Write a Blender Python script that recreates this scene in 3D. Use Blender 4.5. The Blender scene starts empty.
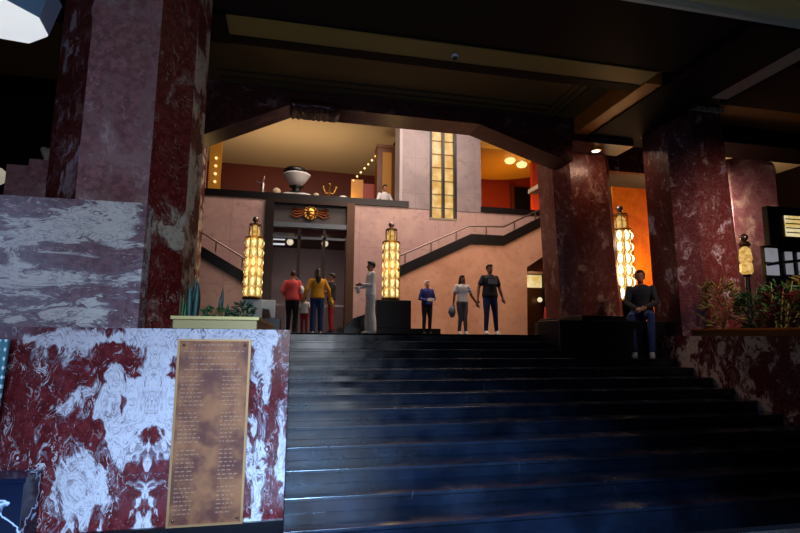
import bpy, math, random
from math import sin, cos, pi, radians as R
from mathutils import Vector, Matrix
random.seed(7)
SC = bpy.context.scene
COL = SC.collection

# ------------------------------------------------------------------ camera
cam_d = bpy.data.cameras.new('camera'); cam = bpy.data.objects.new('camera', cam_d); COL.objects.link(cam)
cam_d.sensor_width = 36.0; cam_d.lens = 510.0 / 800.0 * 36.0; cam_d.clip_end = 200
cam.matrix_world = (Matrix.Translation((0, 0, -.05)) @ Matrix.Rotation(R(-12), 4, 'Z')
                    @ Matrix.Rotation(R(90 + 7.8), 4, 'X') @ Matrix.Rotation(R(.5), 4, 'Z'))
SC.camera = cam

# ------------------------------------------------------------------ world, lights, exposure
w = bpy.data.worlds.new('world'); SC.world = w; w.use_nodes = True
w.node_tree.nodes['Background'].inputs[0].default_value = (.35, .5, 1, 1)
w.node_tree.nodes['Background'].inputs[1].default_value = .012
SC.view_settings.view_transform = 'Standard'; SC.view_settings.look = 'None'
SC.view_settings.gamma = 1; SC.view_settings.use_curve_mapping = False
SC.view_settings.exposure = 0.0

ZF0 = -1.755
def area(name, loc, target, sx, sy, col, power, spread=None):
    d = bpy.data.lights.new(name, 'AREA'); d.shape = 'RECTANGLE'; d.size = sx; d.size_y = sy
    d.color = col; d.energy = power
    if spread: d.spread = R(spread)
    o = bpy.data.objects.new(name, d); COL.objects.link(o); o.location = loc
    o.rotation_euler = (Vector(target) - Vector(loc)).to_track_quat('-Z', 'Y').to_euler()
    return o
def point(name, loc, col, power, r=.1):
    d = bpy.data.lights.new(name, 'POINT'); d.color = col; d.energy = power; d.shadow_soft_size = r
    o = bpy.data.objects.new(name, d); COL.objects.link(o); o.location = loc; return o
area('entrance_daylight', (-5.0, .4, .9), (-2.2, 5, .2), 1.8, 3.0, (.38, .56, 1.0), 42)
area('door_daylight', (.9, -4.5, .9), (-1.3, 5, -.3), 2.6, 3.6, (.80, .88, 1.0), 28, 60)
area('floor_daylight', (.1, -3.2, 3.4), (.3, 2.4, ZF0), 1.4, 1.4, (.30, .58, 1.0), 380, 50)
area('atrium_light', (3.2, 13.6, 8.1), (3.2, 16.4, 1.5), 7, 2.5, (1.0, .80, .68), 470)
area('people_fill', (4.5, 11.2, 5.6), (4.5, 14, 0), 6, .5, (1.0, .76, .62), 180)  # unseen fill added to brighten the people on the landing
area('balcony_cove_light', (-.2, 19.6, 5.0), (-.2, 21, 8), 5, 1.0, (1.0, .70, .38), 120)
area('gallery_cove_light', (8.6, 18.6, 4.5), (10, 20.0, 8), 3, 1.0, (1.0, .55, .16), 80)
area('side_hall_light', (12.0, 12.6, 3.0), (11.6, 11.4, 5.2), 3, .6, (1.0, .72, .4), 50)
area('pillar_hall_light', (9.7, 9.8, 3.5), (11.3, 11.0, 2.6), .8, .5, (1.0, .74, .64), 26, 110)
area('pillar_fill', (7.4, 3.4, 3.9), (8.2, 8.2, 1.4), .8, .8, (1.0, .80, .70), 26, 45)  # unseen fill added to brighten the near right pillar

# ------------------------------------------------------------------ materials
def nt_new(name):
    m = bpy.data.materials.new(name); m.use_nodes = True
    nt = m.node_tree; nt.nodes.clear()
    out = nt.nodes.new('ShaderNodeOutputMaterial'); b = nt.nodes.new('ShaderNodeBsdfPrincipled')
    nt.links.new(b.outputs[0], out.inputs[0])
    return m, nt, b
def setv(sock, v, nt):
    if isinstance(v, bpy.types.NodeSocket): nt.links.new(v, sock)
    else: sock.default_value = v
def mth(nt, op, a, b=0.0, c=None, clamp=False):
    n = nt.nodes.new('ShaderNodeMath'); n.operation = op; n.use_clamp = clamp
    setv(n.inputs[0], a, nt); setv(n.inputs[1], b, nt)
    if c is not None: setv(n.inputs[2], c, nt)
    return n.outputs[0]
def vm(nt, op, a, b=None, scale=None):
    n = nt.nodes.new('ShaderNodeVectorMath'); n.operation = op
    setv(n.inputs[0], a, nt)
    if b is not None: setv(n.inputs[1], b, nt)
    if scale is not None: setv(n.inputs['Scale'], scale, nt)
    return n.outputs['Value'] if op in ('LENGTH', 'DISTANCE', 'DOT_PRODUCT') else n.outputs[0]
def noise(nt, vec, scale, detail=4, rough=.55, dist=0, color=False):
    n = nt.nodes.new('ShaderNodeTexNoise')
    setv(n.inputs['Vector'], vec, nt); n.inputs['Scale'].default_value = scale
    n.inputs['Detail'].default_value = detail; n.inputs['Roughness'].default_value = rough
    n.inputs['Distortion'].default_value = dist
    return n.outputs['Color' if color else 'Fac']
def mixc(nt, f, a, b):
    n = nt.nodes.new('ShaderNodeMix'); n.data_type = 'RGBA'
    setv(n.inputs[0], f, nt); setv(n.inputs[6], a, nt); setv(n.inputs[7], b, nt)
    return n.outputs[2]
def smooth(nt, v, lo, hi):
    n = nt.nodes.new('ShaderNodeMapRange'); n.interpolation_type = 'SMOOTHSTEP'
    setv(n.inputs[0], v, nt); n.inputs[1].default_value = lo; n.inputs[2].default_value = hi
    return n.outputs[0]
def c4(c): return (c[0], c[1], c[2], 1)
def srgb(r, g, b):
    f = lambda v: (v/255/12.92 if v/255 <= .04045 else ((v/255+.055)/1.055)**2.4)
    return (f(r), f(g), f(b))

def plain(name, col, rough=.5, metal=0, emis=None, es=0, var=.12, spec=.5, vs=6, alpha=None, trans=0):
    """one colour with a faint procedural mottling"""
    m, nt, b = nt_new(name)
    tc = nt.nodes.new('ShaderNodeTexCoord').outputs['Object']
    n = noise(nt, tc, vs, 3)
    lo = tuple(x*(1-var) for x in col); hi = tuple(min(1, x*(1+var)) for x in col)
    nt.links.new(mixc(nt, n, c4(lo), c4(hi)), b.inputs['Base Color'])
    b.inputs['Roughness'].default_value = rough; b.inputs['Metallic'].default_value = metal
    b.inputs['Specular IOR Level'].default_value = spec
    if trans: b.inputs['Transmission Weight'].default_value = trans
    if emis:
        b.inputs['Emission Color'].default_value = c4(emis); b.inputs['Emission Strength'].default_value = es
    return m

def marble(name, dark, mid, pale, stretch=(1, 1, 1), scale=1.0, bias=0.0, warp=.9, blobs=(), rough=.22,
           vein=.5, seed=0.0, width=.05, veincol=None, speck=0, spec=.5, book=None):
    """swirled brecciated marble: dark ground, pale clouds ringed with contour lines, thin veins"""
    m, nt, b = nt_new(name)
    pos = nt.nodes.new('ShaderNodeNewGeometry').outputs['Position']
    src = pos
    if book is not None:                                  # book-matched slabs: the figure mirrors about a joint
        sx = nt.nodes.new('ShaderNodeSeparateXYZ'); nt.links.new(pos, sx.inputs[0])
        cx = nt.nodes.new('ShaderNodeCombineXYZ')
        nt.links.new(mth(nt, 'ABSOLUTE', mth(nt, 'SUBTRACT', sx.outputs[0], book)), cx.inputs[0])
        nt.links.new(sx.outputs[1], cx.inputs[1]); nt.links.new(sx.outputs[2], cx.inputs[2]); src = cx.outputs[0]
    p0 = vm(nt, 'ADD', src, (seed, seed*.7, seed*1.3))
    p = vm(nt, 'MULTIPLY', p0, stretch)
    wn = noise(nt, p, 1.1*scale, 3, .5, color=True)
    w2 = vm(nt, 'SUBTRACT', wn, (.5, .5, .5))
    p = vm(nt, 'ADD', p, vm(nt, 'SCALE', w2, scale=warp))
    wn = noise(nt, p, 4.2*scale, 3, .5, color=True)
    w2 = vm(nt, 'SUBTRACT', wn, (.5, .5, .5))
    p = vm(nt, 'ADD', p, vm(nt, 'SCALE', w2, scale=warp*.25))
    f = noise(nt, p, 1.25*scale, 5, .58)
    f = mth(nt, 'ADD', f, bias)
    for (bx, by, bz, rr, amt) in blobs:
        q = vm(nt, 'SUBTRACT', pos, (bx, by, bz))
        q = vm(nt, 'MULTIPLY', q, (1/rr[0], 0, 1/rr[1]))
        L = vm(nt, 'DOT_PRODUCT', q, q)
        g = mth(nt, 'MULTIPLY', mth(nt, 'POWER', 2.718, mth(nt, 'MULTIPLY', L, -1.0)), amt)
        f = mth(nt, 'ADD', f, g)
    mask = smooth(nt, f, .50, .50 + width)
    halo = smooth(nt, f, .50 - width*.9, .50)
    base = mixc(nt, smooth(nt, noise(nt, p0, 7*scale, 5, .65), .35, .7), c4(dark), c4(tuple(x*1.9+.004 for x in dark)))
    col = mixc(nt, halo, base, c4(mid))
    # contour rings inside the pale clouds
    fs = noise(nt, p, 1.5*scale, 1.5, .45)
    s = mth(nt, 'SINE', mth(nt, 'MULTIPLY', mth(nt, 'ADD', fs, mth(nt, 'MULTIPLY', noise(nt, p, 6*scale, 3), .05)), 120.0))
    ring = mth(nt, 'MULTIPLY', smooth(nt, s, .2, 1.0), smooth(nt, noise(nt, p0, 3*scale, 2), .38, .6))
    rib = vm(nt, 'MULTIPLY', p, (5, 5, 1.6) if stretch[2] <= 1 else (1.2, 3, 4))
    fine = smooth(nt, noise(nt, rib, 3.0*scale, 5, .7), .50, .66)
    pc = mixc(nt, mth(nt, 'MULTIPLY', ring, .6), c4(pale), c4(mid))
    pc = mixc(nt, mth(nt, 'MULTIPLY', fine, .75), pc, c4(tuple(x*.8 for x in mid)))
    col = mixc(nt, mask, col, pc)
    # ribbons of pale crystal running through the dark ground
    rb = mth(nt, 'MULTIPLY', smooth(nt, noise(nt, rib, 1.3*scale, 5, .62), .60, .68), mth(nt, 'SUBTRACT', 1.0, mask))
    col = mixc(nt, mth(nt, 'MULTIPLY', rb, vein), col, c4(tuple((x+y)/2 for x, y in zip(pale, mid))))
    # thin crossing veins
    vcol = veincol or pale
    v = mth(nt, 'ABSOLUTE', mth(nt, 'SUBTRACT', noise(nt, p, 2.1*scale, 4, .5), .47))
    vmk = mth(nt, 'MULTIPLY', smooth(nt, mth(nt, 'MULTIPLY', v, -1), -.011, -.002), vein)
    vmk = mth(nt, 'MULTIPLY', vmk, smooth(nt, noise(nt, p0, 1.9*scale, 2), .42, .6))
    col = mixc(nt, vmk, col, c4(vcol))
    if speck:
        sp = smooth(nt, noise(nt, p, 22*scale, 3, .6), .63, .72)
        col = mixc(nt, mth(nt, 'MULTIPLY', sp, speck), col, c4(vcol))
    nt.links.new(col, b.inputs['Base Color'])
    b.inputs['Roughness'].default_value = rough
    b.inputs['Specular IOR Level'].default_value = spec
    return m

M = {}
DR = srgb(74, 18, 20)
M['ped'] = marble('red_and_cream_marble', DR, srgb(104, 78, 84), srgb(190, 174, 174), (1.15, 1, .62), 2.1, -.06, 1.0,
    blobs=((-1.42, 4.8, -.75, (.16, .5), .16), (-1.12, 4.8, -.45, (.16, .36), .17), (-1.62, 4.8, -1.25, (.10, .5), .13),
           (-1.12, 4.8, -1.35, (.16, .30), .13), (-.20, 4.8, -.6, (.07, .8), .20), (-1.5, 4.8, -.1, (1.1, .05), .12),
           (-.05, 4.8, -.9, (.05, .5), .14), (-1.28, 4.8, -.25, (.11, .12), -.16), (-.6, 4.8, -.04, (.8, .06), .16),
           (-1.95, 4.8, -.9, (.25, .6), -.06), (-1.12, 4.8, -.86, (.06, .10), -.22)),
    vein=.95, seed=3.1, width=.035, rough=.18, speck=.45, book=-1.13)
M['lav'] = marble('lavender_and_white_marble', srgb(100, 72, 76), srgb(118, 98, 104), srgb(206, 194, 184), (.55, 1, 1.7), 1.9, -.012, 1.3,
    blobs=((-2.15, 5, .85, (.55, .16), .12), (-1.55, 5, .98, (.16, .22), .20), (-2.2, 5, .46, (.6, .07), .15), (-1.85, 5, .12, (.4, .06), .10),
           (-1.65, 5, .5, (.30, .14), -.10), (-1.95, 5, 1.14, (.2, .06), -.16)),
    vein=.9, seed=1.7, width=.05, rough=.25, speck=.35)
M['pil'] = marble('mauve_veined_marble', srgb(112, 72, 74), srgb(134, 98, 98), srgb(172, 142, 142), (1, 1, .8), 2.2, -.07, .7,
    blobs=((-1.9, 5.2, 2.9, (.6, .8), -.05),), vein=.6, seed=5.2, width=.12, speck=.4)
M['pilred'] = marble('dark_red_veined_marble', srgb(76, 20, 18), srgb(104, 60, 54), srgb(176, 160, 140), (1, 1, .7), 2.0, -.17, .8,
    blobs=((-1.3, 5.4, .98, (.5, .30), .30),), vein=.45, seed=9.4, width=.06, speck=.5)
M['cream'] = marble('cream_patched_marble', srgb(84, 12, 18), srgb(150, 122, 106), srgb(216, 200, 170), (1, .6, 1.0), 2.0, .02, .5, vein=.4, seed=2.2, width=.04, rough=.6, spec=.12)
M['brown'] = marble('brown_red_marble', srgb(66, 22, 16), srgb(92, 52, 42), srgb(140, 104, 92), (1, 1, .8), 2.6, -.07, .9, vein=.7, seed=7.7, width=.07, speck=.35, rough=.3, spec=.4)
M['brown2'] = marble('oxblood_marble', srgb(66, 18, 14), srgb(100, 56, 50), srgb(150, 130, 138), (1, 1, .8), 2.8, -.09, .9, vein=.8, seed=12.7, width=.06, speck=.5, rough=.4, spec=.35)
M['lint'] = marble('dark_lintel_marble', srgb(50, 14, 12), srgb(74, 34, 30), srgb(120, 84, 84), (.8, 1, 1), 2.0, -.10, .9, vein=.8, seed=4.4, width=.06, rough=.3)
M['rightped'] = marble('dark_red_cream_vein_marble', srgb(64, 12, 14), srgb(100, 62, 54), srgb(176, 150, 136), (1, 1, .7), 2.3, -.03, 1.0, vein=.8, seed=6.1, width=.04, rough=.25)
M['rose'] = marble('rose_marble', srgb(122, 72, 78), srgb(152, 106, 104), srgb(206, 170, 150), (1, 1, 1), 1.8, -.05, .9, vein=.6, seed=8.8, width=.14, rough=.3)

def blotch(name, a, b_, c, s=.7, rough=.35, grid=None):
    """soft clouded stone cladding with fine slab joints"""
    m, nt, b = nt_new(name)
    pos = nt.nodes.new('ShaderNodeNewGeometry').outputs['Position']
    n1 = noise(nt, pos, s, 4, .6, .6); n2 = noise(nt, pos, s*6, 5, .65)
    col = mixc(nt, smooth(nt, n1, .32, .68), c4(a), c4(b_))
    col = mixc(nt, mth(nt, 'MULTIPLY', smooth(nt, n2, .5, .75), .6), col, c4(c))
    if grid:
        sp = nt.nodes.new('ShaderNodeSeparateXYZ'); nt.links.new(pos, sp.inputs[0])
        for i, g in ((0, grid[0]), (2, grid[1])):
            fr = mth(nt, 'FRACT', mth(nt, 'DIVIDE', mth(nt, 'ADD', sp.outputs[i], 50.3), g))
            ln = smooth(nt, mth(nt, 'MULTIPLY', mth(nt, 'ABSOLUTE', mth(nt, 'SUBTRACT', fr, .5)), -1), -.012, -.004)
            col = mixc(nt, mth(nt, 'MULTIPLY', ln, .35), col, c4(tuple(x*.45 for x in a)))
    nt.links.new(col, b.inputs['Base Color']); b.inputs['Roughness'].default_value = rough
    return m
M['pink'] = blotch('rose_stone_cladding', srgb(182, 146, 142), srgb(200, 164, 152), srgb(146, 116, 120), .8, .4, (1.4, 1.5))
M['tan'] = blotch('peach_stone_cladding', srgb(196, 142, 114), srgb(214, 162, 134), srgb(172, 120, 98), .8, .4)
M['mauve'] = blotch('grey_mauve_stone', srgb(134, 120, 122), srgb(156, 138, 138), srgb(106, 94, 100), .8, .4, (1.1, 1.3))
M['orange'] = blotch('glow_tinted_marble', srgb(210, 96, 22), srgb(232, 128, 30), srgb(150, 58, 14), 1.6, .35)  # the lantern's orange glow is put into the stone colour
M['olive'] = plain('olive_brown_paint', srgb(100, 66, 20), .6, var=.08, vs=.7)
M['olive2'] = plain('pale_olive_paint', srgb(128, 96, 38), .55, var=.06, vs=.7)
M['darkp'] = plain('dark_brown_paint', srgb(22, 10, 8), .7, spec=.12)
M['grey_p'] = plain('grey_beige_paint', srgb(150, 136, 112), .6, var=.05, vs=.7)
M['white_p'] = plain('cream_paint', srgb(208, 188, 158), .6, var=.05, vs=.5)
M['black'] = plain('black_stone', srgb(14, 12, 16), .28)
M['blackm'] = plain('black_lacquer', srgb(12, 8, 10), .35)
M['redwall'] = plain('red_lacquer_wall', srgb(150, 44, 20), .5, var=.3, vs=.6)
M['redbrown'] = plain('red_brown_panelling', srgb(96, 34, 22), .5, var=.3, vs=.5)
M['goldpaint'] = plain('gold_paint', srgb(200, 138, 40), .5, var=.15, vs=1)
M['floor'] = plain('polished_grey_floor', srgb(150, 150, 156), .3, var=.5, vs=2.5)
M['brass'] = plain('polished_brass', srgb(206, 158, 78), .28, 1.0, vs=5)
M['dbrass'] = plain('dark_bronze', srgb(96, 70, 46), .38, .9)
M['chrome'] = plain('nickel_rail', srgb(150, 130, 126), .3, .9)
M['frame'] = plain('gunmetal_frame', srgb(58, 48, 44), .35, .7)
M['white'] = plain('white_fabric', srgb(226, 222, 222), .8, var=.05)
M['skin'] = plain('warm_skin', srgb(176, 118, 92), .55, var=.05)
M['skind'] = plain('brown_skin', srgb(136, 86, 64), .55, var=.05)
M['hairk'] = plain('black_hair', srgb(20, 14, 14), .5)
M['hairr'] = plain('dark_auburn_hair', srgb(52, 20, 18), .5)
M['hairw'] = plain('white_hair', srgb(206, 200, 196), .7)
M['coral'] = plain('coral_knit', srgb(226, 84, 84), .85)
M['mustard'] = plain('mustard_fabric', srgb(206, 142, 26), .85)
M['navy'] = plain('navy_fabric', srgb(22, 26, 62), .85)
M['jeans'] = plain('blue_denim', srgb(34, 50, 96), .85, var=.25, vs=14)
M['dkfab'] = plain('black_fabric', srgb(18, 16, 24), .85)
M['tee'] = plain('charcoal_tee', srgb(26, 26, 36), .85)
M['greyfab'] = plain('grey_denim', srgb(104, 96, 104), .85)
M['bluefab'] = plain('royal_blue_fabric', srgb(34, 40, 112), .85)
M['red'] = plain('red_fabric', srgb(150, 22, 28), .85)
M['lime'] = plain('yellow_green_vinyl', srgb(190, 190, 70), .5)
M['printg'] = plain('grey_print', srgb(104, 108, 120), .8)
M['leafg'] = plain('green_leaf', srgb(48, 84, 36), .45, var=.4, vs=9)
M['leaft'] = plain('teal_leaf', srgb(48, 72, 62), .5, var=.5, vs=22)
M['leafo'] = plain('olive_leaf', srgb(130, 108, 48), .5, var=.4, vs=9)
M['leafr'] = plain('russet_leaf', srgb(130, 44, 28), .5, var=.4, vs=9)
M['wmarble'] = plain('white_marble', srgb(206, 226, 236), .3, var=.1)

def glow(name, a, b_, st, scale=5, lo=.35, hi=.65):
    """glass lit from inside, cloudy between two colours"""
    m, nt, b = nt_new(name)
    pos = nt.nodes.new('ShaderNodeTexCoord').outputs['Object']
    col = mixc(nt, smooth(nt, noise(nt, pos, scale, 4, .6), lo, hi), c4(a), c4(b_))
    b.inputs['Base Color'].default_value = c4(tuple(x*.3 for x in a)); b.inputs['Roughness'].default_value = .3
    nt.links.new(col, b.inputs['Emission Color']); b.inputs['Emission Strength'].default_value = st
    return m
M['lantern'] = glow('lit_alabaster_glass', (.50, .25, .04), (.95, .62, .20), .8, 12)
M['tube'] = glow('lit_lamp_core', (.86, .52, .10), (1, .90, .50), 1.35, 16)
M['tube2'] = glow('bright_lit_core', (1, .72, .30), (1, .88, .55), 6.5, 9)
M['lampw'] = glow('lit_opal_panel', (.78, .80, .82), (.84, .86, .87), .85, 2)
M['lampblue'] = plain('blue_grey_glass', srgb(96, 118, 138), .3, var=.1)
M['stain'] = glow('lit_onyx_panel', (.62, .34, .06), (.95, .70, .30), .75, 2.2)
M['bulb'] = glow('lit_bulb', (1, .55, .15), (1, .75, .35), 1.5)
M['bulbw'] = glow('lit_globe', (1, .8, .5), (1, .9, .65), .8)
M['spot'] = glow('lit_downlight', (1, .85, .6), (1, .9, .7), 3)
M['winlit'] = glow('lit_window_glass', (.75, .50, .12), (1, .85, .5), .75, 3)
M['milk'] = glow('glowing_white_panel', (.18, .18, .20), (.24, .24, .27), .8, 2)  # emission brightens plain white booth panels, no lamp behind them

def glassm():
    m, nt, b = nt_new('smoky_door_glass')
    b.inputs['Base Color'].default_value = (.72, .72, .76, 1); b.inputs['Roughness'].default_value = .06
    b.inputs['Transmission Weight'].default_value = 1; b.inputs['IOR'].default_value = 1.1
    return m
M['glass'] = glassm()

def stairmat():
    m, nt, b = nt_new('black_marble_step')
    pos = nt.nodes.new('ShaderNodeNewGeometry').outputs['Position']
    n = noise(nt, pos, 1.3, 5, .6, .5)
    col = mixc(nt, smooth(nt, n, .35, .75), c4((.0025, .004, .009)), c4((.010, .015, .030)))  # blue tint in the black stands in for reflected daylight
    v = mth(nt, 'ABSOLUTE', mth(nt, 'SUBTRACT', noise(nt, vm(nt, 'MULTIPLY', pos, (2.2, .5, .35)), 1.2, 2, .4), .5))
    k = mth(nt, 'MULTIPLY', smooth(nt, mth(nt, 'MULTIPLY', v, -1), -.0022, -.0004), smooth(nt, noise(nt, pos, 2.3, 2), .58, .7))
    col = mixc(nt, mth(nt, 'MULTIPLY', k, .5), col, c4((.25, .25, .28)))
    nt.links.new(col, b.inputs['Base Color'])
    rr = nt.nodes.new('ShaderNodeMapRange'); setv(rr.inputs[0], noise(nt, pos, 2.0, 4, .6), nt)
    rr.inputs[1].default_value = .3; rr.inputs[2].default_value = .7; rr.inputs[3].default_value = .10; rr.inputs[4].default_value = .34
    nt.links.new(rr.outputs[0], b.inputs['Roughness'])
    b.inputs['Specular IOR Level'].default_value = .6
    return m
M['step'] = stairmat()

def blackvein():
    m, nt, b = nt_new('black_white_vein_marble')
    pos = nt.nodes.new('ShaderNodeNewGeometry').outputs['Position']
    w1 = vm(nt, 'ADD', pos, vm(nt, 'SCALE', noise(nt, pos, 3, 2, color=True), scale=.5))
    v = mth(nt, 'ABSOLUTE', mth(nt, 'SUBTRACT', noise(nt, w1, 3.2, 3, .5), .5))
    k = smooth(nt, mth(nt, 'MULTIPLY', v, -1), -.022, -.004)
    nt.links.new(mixc(nt, k, c4((.003, .006, .022)), c4((.55, .6, .75))), b.inputs['Base Color'])
    b.inputs['Roughness'].default_value = .2
    return m
M['bvein'] = blackvein()

def plaquemat():
    m, nt, b = nt_new('worn_bronze')
    pos = nt.nodes.new('ShaderNodeNewGeometry').outputs['Position']
    n = noise(nt, pos, 4.5, 5, .65); 
    col = mixc(nt, smooth(nt, n, .35, .68), c4(srgb(92, 46, 34)), c4(srgb(146, 88, 52)))
    nt.links.new(col, b.inputs['Base Color']); b.inputs['Roughness'].default_value = .5; b.inputs['Metallic'].default_value = .45
    return m
M['plaque'] = plaquemat()
M['plaquetxt'] = plain('worn_bronze_relief', srgb(158, 112, 88), .5, .4)

def dotmat():
    m, nt, b = nt_new('teal_dotted_panel')
    pos = nt.nodes.new('ShaderNodeNewGeometry').outputs['Position']
    sp = nt.nodes.new('ShaderNodeSeparateXYZ'); nt.links.new(pos, sp.inputs[0])
    fx = mth(nt, 'ABSOLUTE', mth(nt, 'SUBTRACT', mth(nt, 'FRACT', mth(nt, 'MULTIPLY', sp.outputs[0], 24)), .5))
    fz = mth(nt, 'ABSOLUTE', mth(nt, 'SUBTRACT', mth(nt, 'FRACT', mth(nt, 'MULTIPLY', sp.outputs[2], 14)), .5))
    plus = mth(nt, 'LESS_THAN', mth(nt, 'ADD', fx, fz), .26)
    nt.links.new(mixc(nt, plus, c4(srgb(64, 112, 122)), c4(srgb(206, 222, 224))), b.inputs['Base Color'])
    b.inputs['Roughness'].default_value = .5
    return m
M['dots'] = dotmat()

# ------------------------------------------------------------------ mesh builder
class MB:
    def __init__(s): s.v = []; s.f = []
    def add(s, vs, fs):
        k = len(s.v); s.v += [tuple(x) for x in vs]; s.f += [tuple(i+k for i in f) for f in fs]; return s
    def box(s, x0, x1, y0, y1, z0, z1):
        vs = [(x, y, z) for z in (z0, z1) for y in (y0, y1) for x in (x0, x1)]
        return s.add(vs, [(0, 2, 3, 1), (4, 5, 7, 6), (0, 1, 5, 4), (2, 6, 7, 3), (0, 4, 6, 2), (1, 3, 7, 5)])
    def prism(s, poly, a, b, axis='z'):
        """poly 2-D counter-clockwise, swept from a to b along the axis"""
        n = len(poly)
        def mk(p, t):
            if axis == 'z': return (p[0], p[1], t)
            if axis == 'y': return (p[0], t, p[1])
            return (t, p[0], p[1])
        vs = [mk(p, a) for p in poly] + [mk(p, b) for p in poly]
        fs = [tuple(range(n))[::-1], tuple(range(n, 2*n))] + [(i, (i+1) % n, n+(i+1) % n, n+i) for i in range(n)]
        if axis == 'y': fs = [f[::-1] for f in fs]
        return s.add(vs, fs)
    def taper(s, poly, z0, z1, poly2):
        n = len(poly)
        vs = [(p[0], p[1], z0) for p in poly] + [(p[0], p[1], z1) for p in poly2]
        return s.add(vs, [tuple(range(n))[::-1], tuple(range(n, 2*n))] + [(i, (i+1) % n, n+(i+1) % n, n+i) for i in range(n)])
    def lathe(s, prof, c=(0, 0, 0), n=16, sx=1, sy=1, twist=0):
        vs = []; m = len(prof)
        for (r, z) in prof:
            for i in range(n):
                a = 2*pi*i/n + twist
                vs.append((c[0]+r*cos(a)*sx, c[1]+r*sin(a)*sy, c[2]+z))
        fs = [(j*n+i, j*n+(i+1) % n, (j+1)*n+(i+1) % n, (j+1)*n+i) for j in range(m-1) for i in range(n)]
        fs += [tuple(range(n))[::-1], tuple((m-1)*n+i for i in range(n))]
        return s.add(vs, fs)
    def ball(s, c, r, n=12, m=8):
        if not hasattr(r, '__len__'): r = (r, r, r)
        prof = [(max(1e-4, sin(pi*j/m)), -cos(pi*j/m)*r[2]) for j in range(m+1)]
        return s.lathe([(a, z) for a, z in prof], c, n, r[0], r[1])
    def tube(s, pts, rad, n=10, caps=True, flat=1.0):
        P = [Vector(p) for p in pts]; m = len(P)
        if not hasattr(rad, '__len__'): rad = [rad]*m
        ext = []; rr = []
        if caps:                                          # rounded ends
            d0 = (P[1]-P[0]).normalized(); d1 = (P[-1]-P[-2]).normalized()
            ext = [P[0]-d0*rad[0]*.95, P[0]-d0*rad[0]*.6] + P + [P[-1]+d1*rad[-1]*.6, P[-1]+d1*rad[-1]*.95]
            rr = [rad[0]*.25, rad[0]*.8] + list(rad) + [rad[-1]*.8, rad[-1]*.25]
        else: ext = P; rr = list(rad)
        vs = []; prev = None
        for i, p in enumerate(ext):
            a = ext[max(0, i-1)]; b = ext[min(len(ext)-1, i+1)]; d = (b-a).normalized()
            if prev is None:
                u = d.orthogonal().normalized()
            else:
                u = (prev - d*prev.dot(d)).normalized()
            prev = u; q = d.cross(u)
            for k in range(n):
                t = 2*pi*k/n; vs.append(p + (u*cos(t) + q*sin(t)*flat)*rr[i])
        L = len(ext)
        fs = [(j*n+i, j*n+(i+1) % n, (j+1)*n+(i+1) % n, (j+1)*n+i) for j in range(L-1) for i in range(n)]
        fs += [tuple(range(n))[::-1], tuple((L-1)*n+i for i in range(n))]
        return s.add(vs, fs)
    def loft(s, rings, n=16):
        """rings: (x, y, z, rx, ry) stacked upward"""
        vs = []; m = len(rings)
        for (x, y, z, rx, ry) in rings:
            for i in range(n):
                a = 2*pi*i/n; vs.append((x+rx*cos(a), y+ry*sin(a), z))
        fs = [(j*n+i, j*n+(i+1) % n, (j+1)*n+(i+1) % n, (j+1)*n+i) for j in range(m-1) for i in range(n)]
        fs += [tuple(range(n))[::-1], tuple((m-1)*n+i for i in range(n))]
        return s.add(vs, fs)
    def build(s, name, mat, parent=None, smooth=False, bevel=0, voxel=0):
        me = bpy.data.meshes.new(name)
        off = parent_off(parent)
        me.from_pydata([(v[0]-off[0], v[1]-off[1], v[2]-off[2]) for v in s.v], [], s.f); me.update()
        me.materials.append(mat)
        if smooth or voxel:
            me.polygons.foreach_set('use_smooth', [True]*len(me.polygons))
        o = bpy.data.objects.new(name, me); COL.objects.link(o)
        if parent: o.parent = parent
        if bevel:
            b = o.modifiers.new('bevel', 'BEVEL'); b.width = bevel; b.segments = 2; b.limit_method = 'ANGLE'
        if voxel:
            r = o.modifiers.new('remesh', 'REMESH'); r.mode = 'VOXEL'; r.voxel_size = voxel; r.use_smooth_shade = True
            k = o.modifiers.new('smooth', 'SMOOTH'); k.factor = .5; k.iterations = 3
        return o
def parent_off(p):
    o = Vector((0, 0, 0))
    while p is not None:
        if p.rotation_euler.z != 0: return Vector((0, 0, 0))      # figures are built in local coordinates
        o += p.location; p = p.parent
    return o
def tag(o, label=None, cat=None, group=None, kind=None):
    if label: o['label'] = label
    if cat: o['category'] = cat
    if group: o['group'] = group
    if kind: o['kind'] = kind
    return o
def thing(name, label, cat, loc, rz=0, group=None, kind=None):
    o = bpy.data.objects.new(name, None); COL.objects.link(o); o.location = loc; o.rotation_euler = (0, 0, rz)
    return tag(o, label, cat, group, kind)
def struct(o, label=None, cat=None): return tag(o, label, cat, kind='structure')
def bx(*a): return MB().box(*a)

# ------------------------------------------------------------------ setting: floors, stairs, walls
RISE, RUN = .135, .40
ZF = -13*RISE
struct(bx(-9, 14, -9, 9.25 - 13*RUN + .02, ZF-.2, ZF).build('floor', M['floor']), 'polished grey stone floor of the lower hall', 'floor')
struct(bx(-9, 15, 9.25, 30, -.3, 0).build('floor_landing', M['step']), 'dark polished landing floor at the top of the stairs', 'floor')
stair = struct(thing('staircase', 'wide flight of polished black marble steps', 'stairs', (3.4, 9.25, 0)))
for k in range(0, 13):
    e = 9.25 - k*RUN; z = -k*RISE
    m = MB()
    m.box(0.005, 6.795, e+.02, e+RUN+.02 if k else e+.03, z-RISE, z-.035)
    m.box(0.005, 6.795, e, e+RUN+.02 if k else e+.03, z-.033, z)
    if k < 13 and k: m.box(.005, 6.795, e+.02, e+RUN, z-RISE*1.9, z-RISE)
    m.build('step', M['step'], stair, bevel=.0025)
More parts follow.
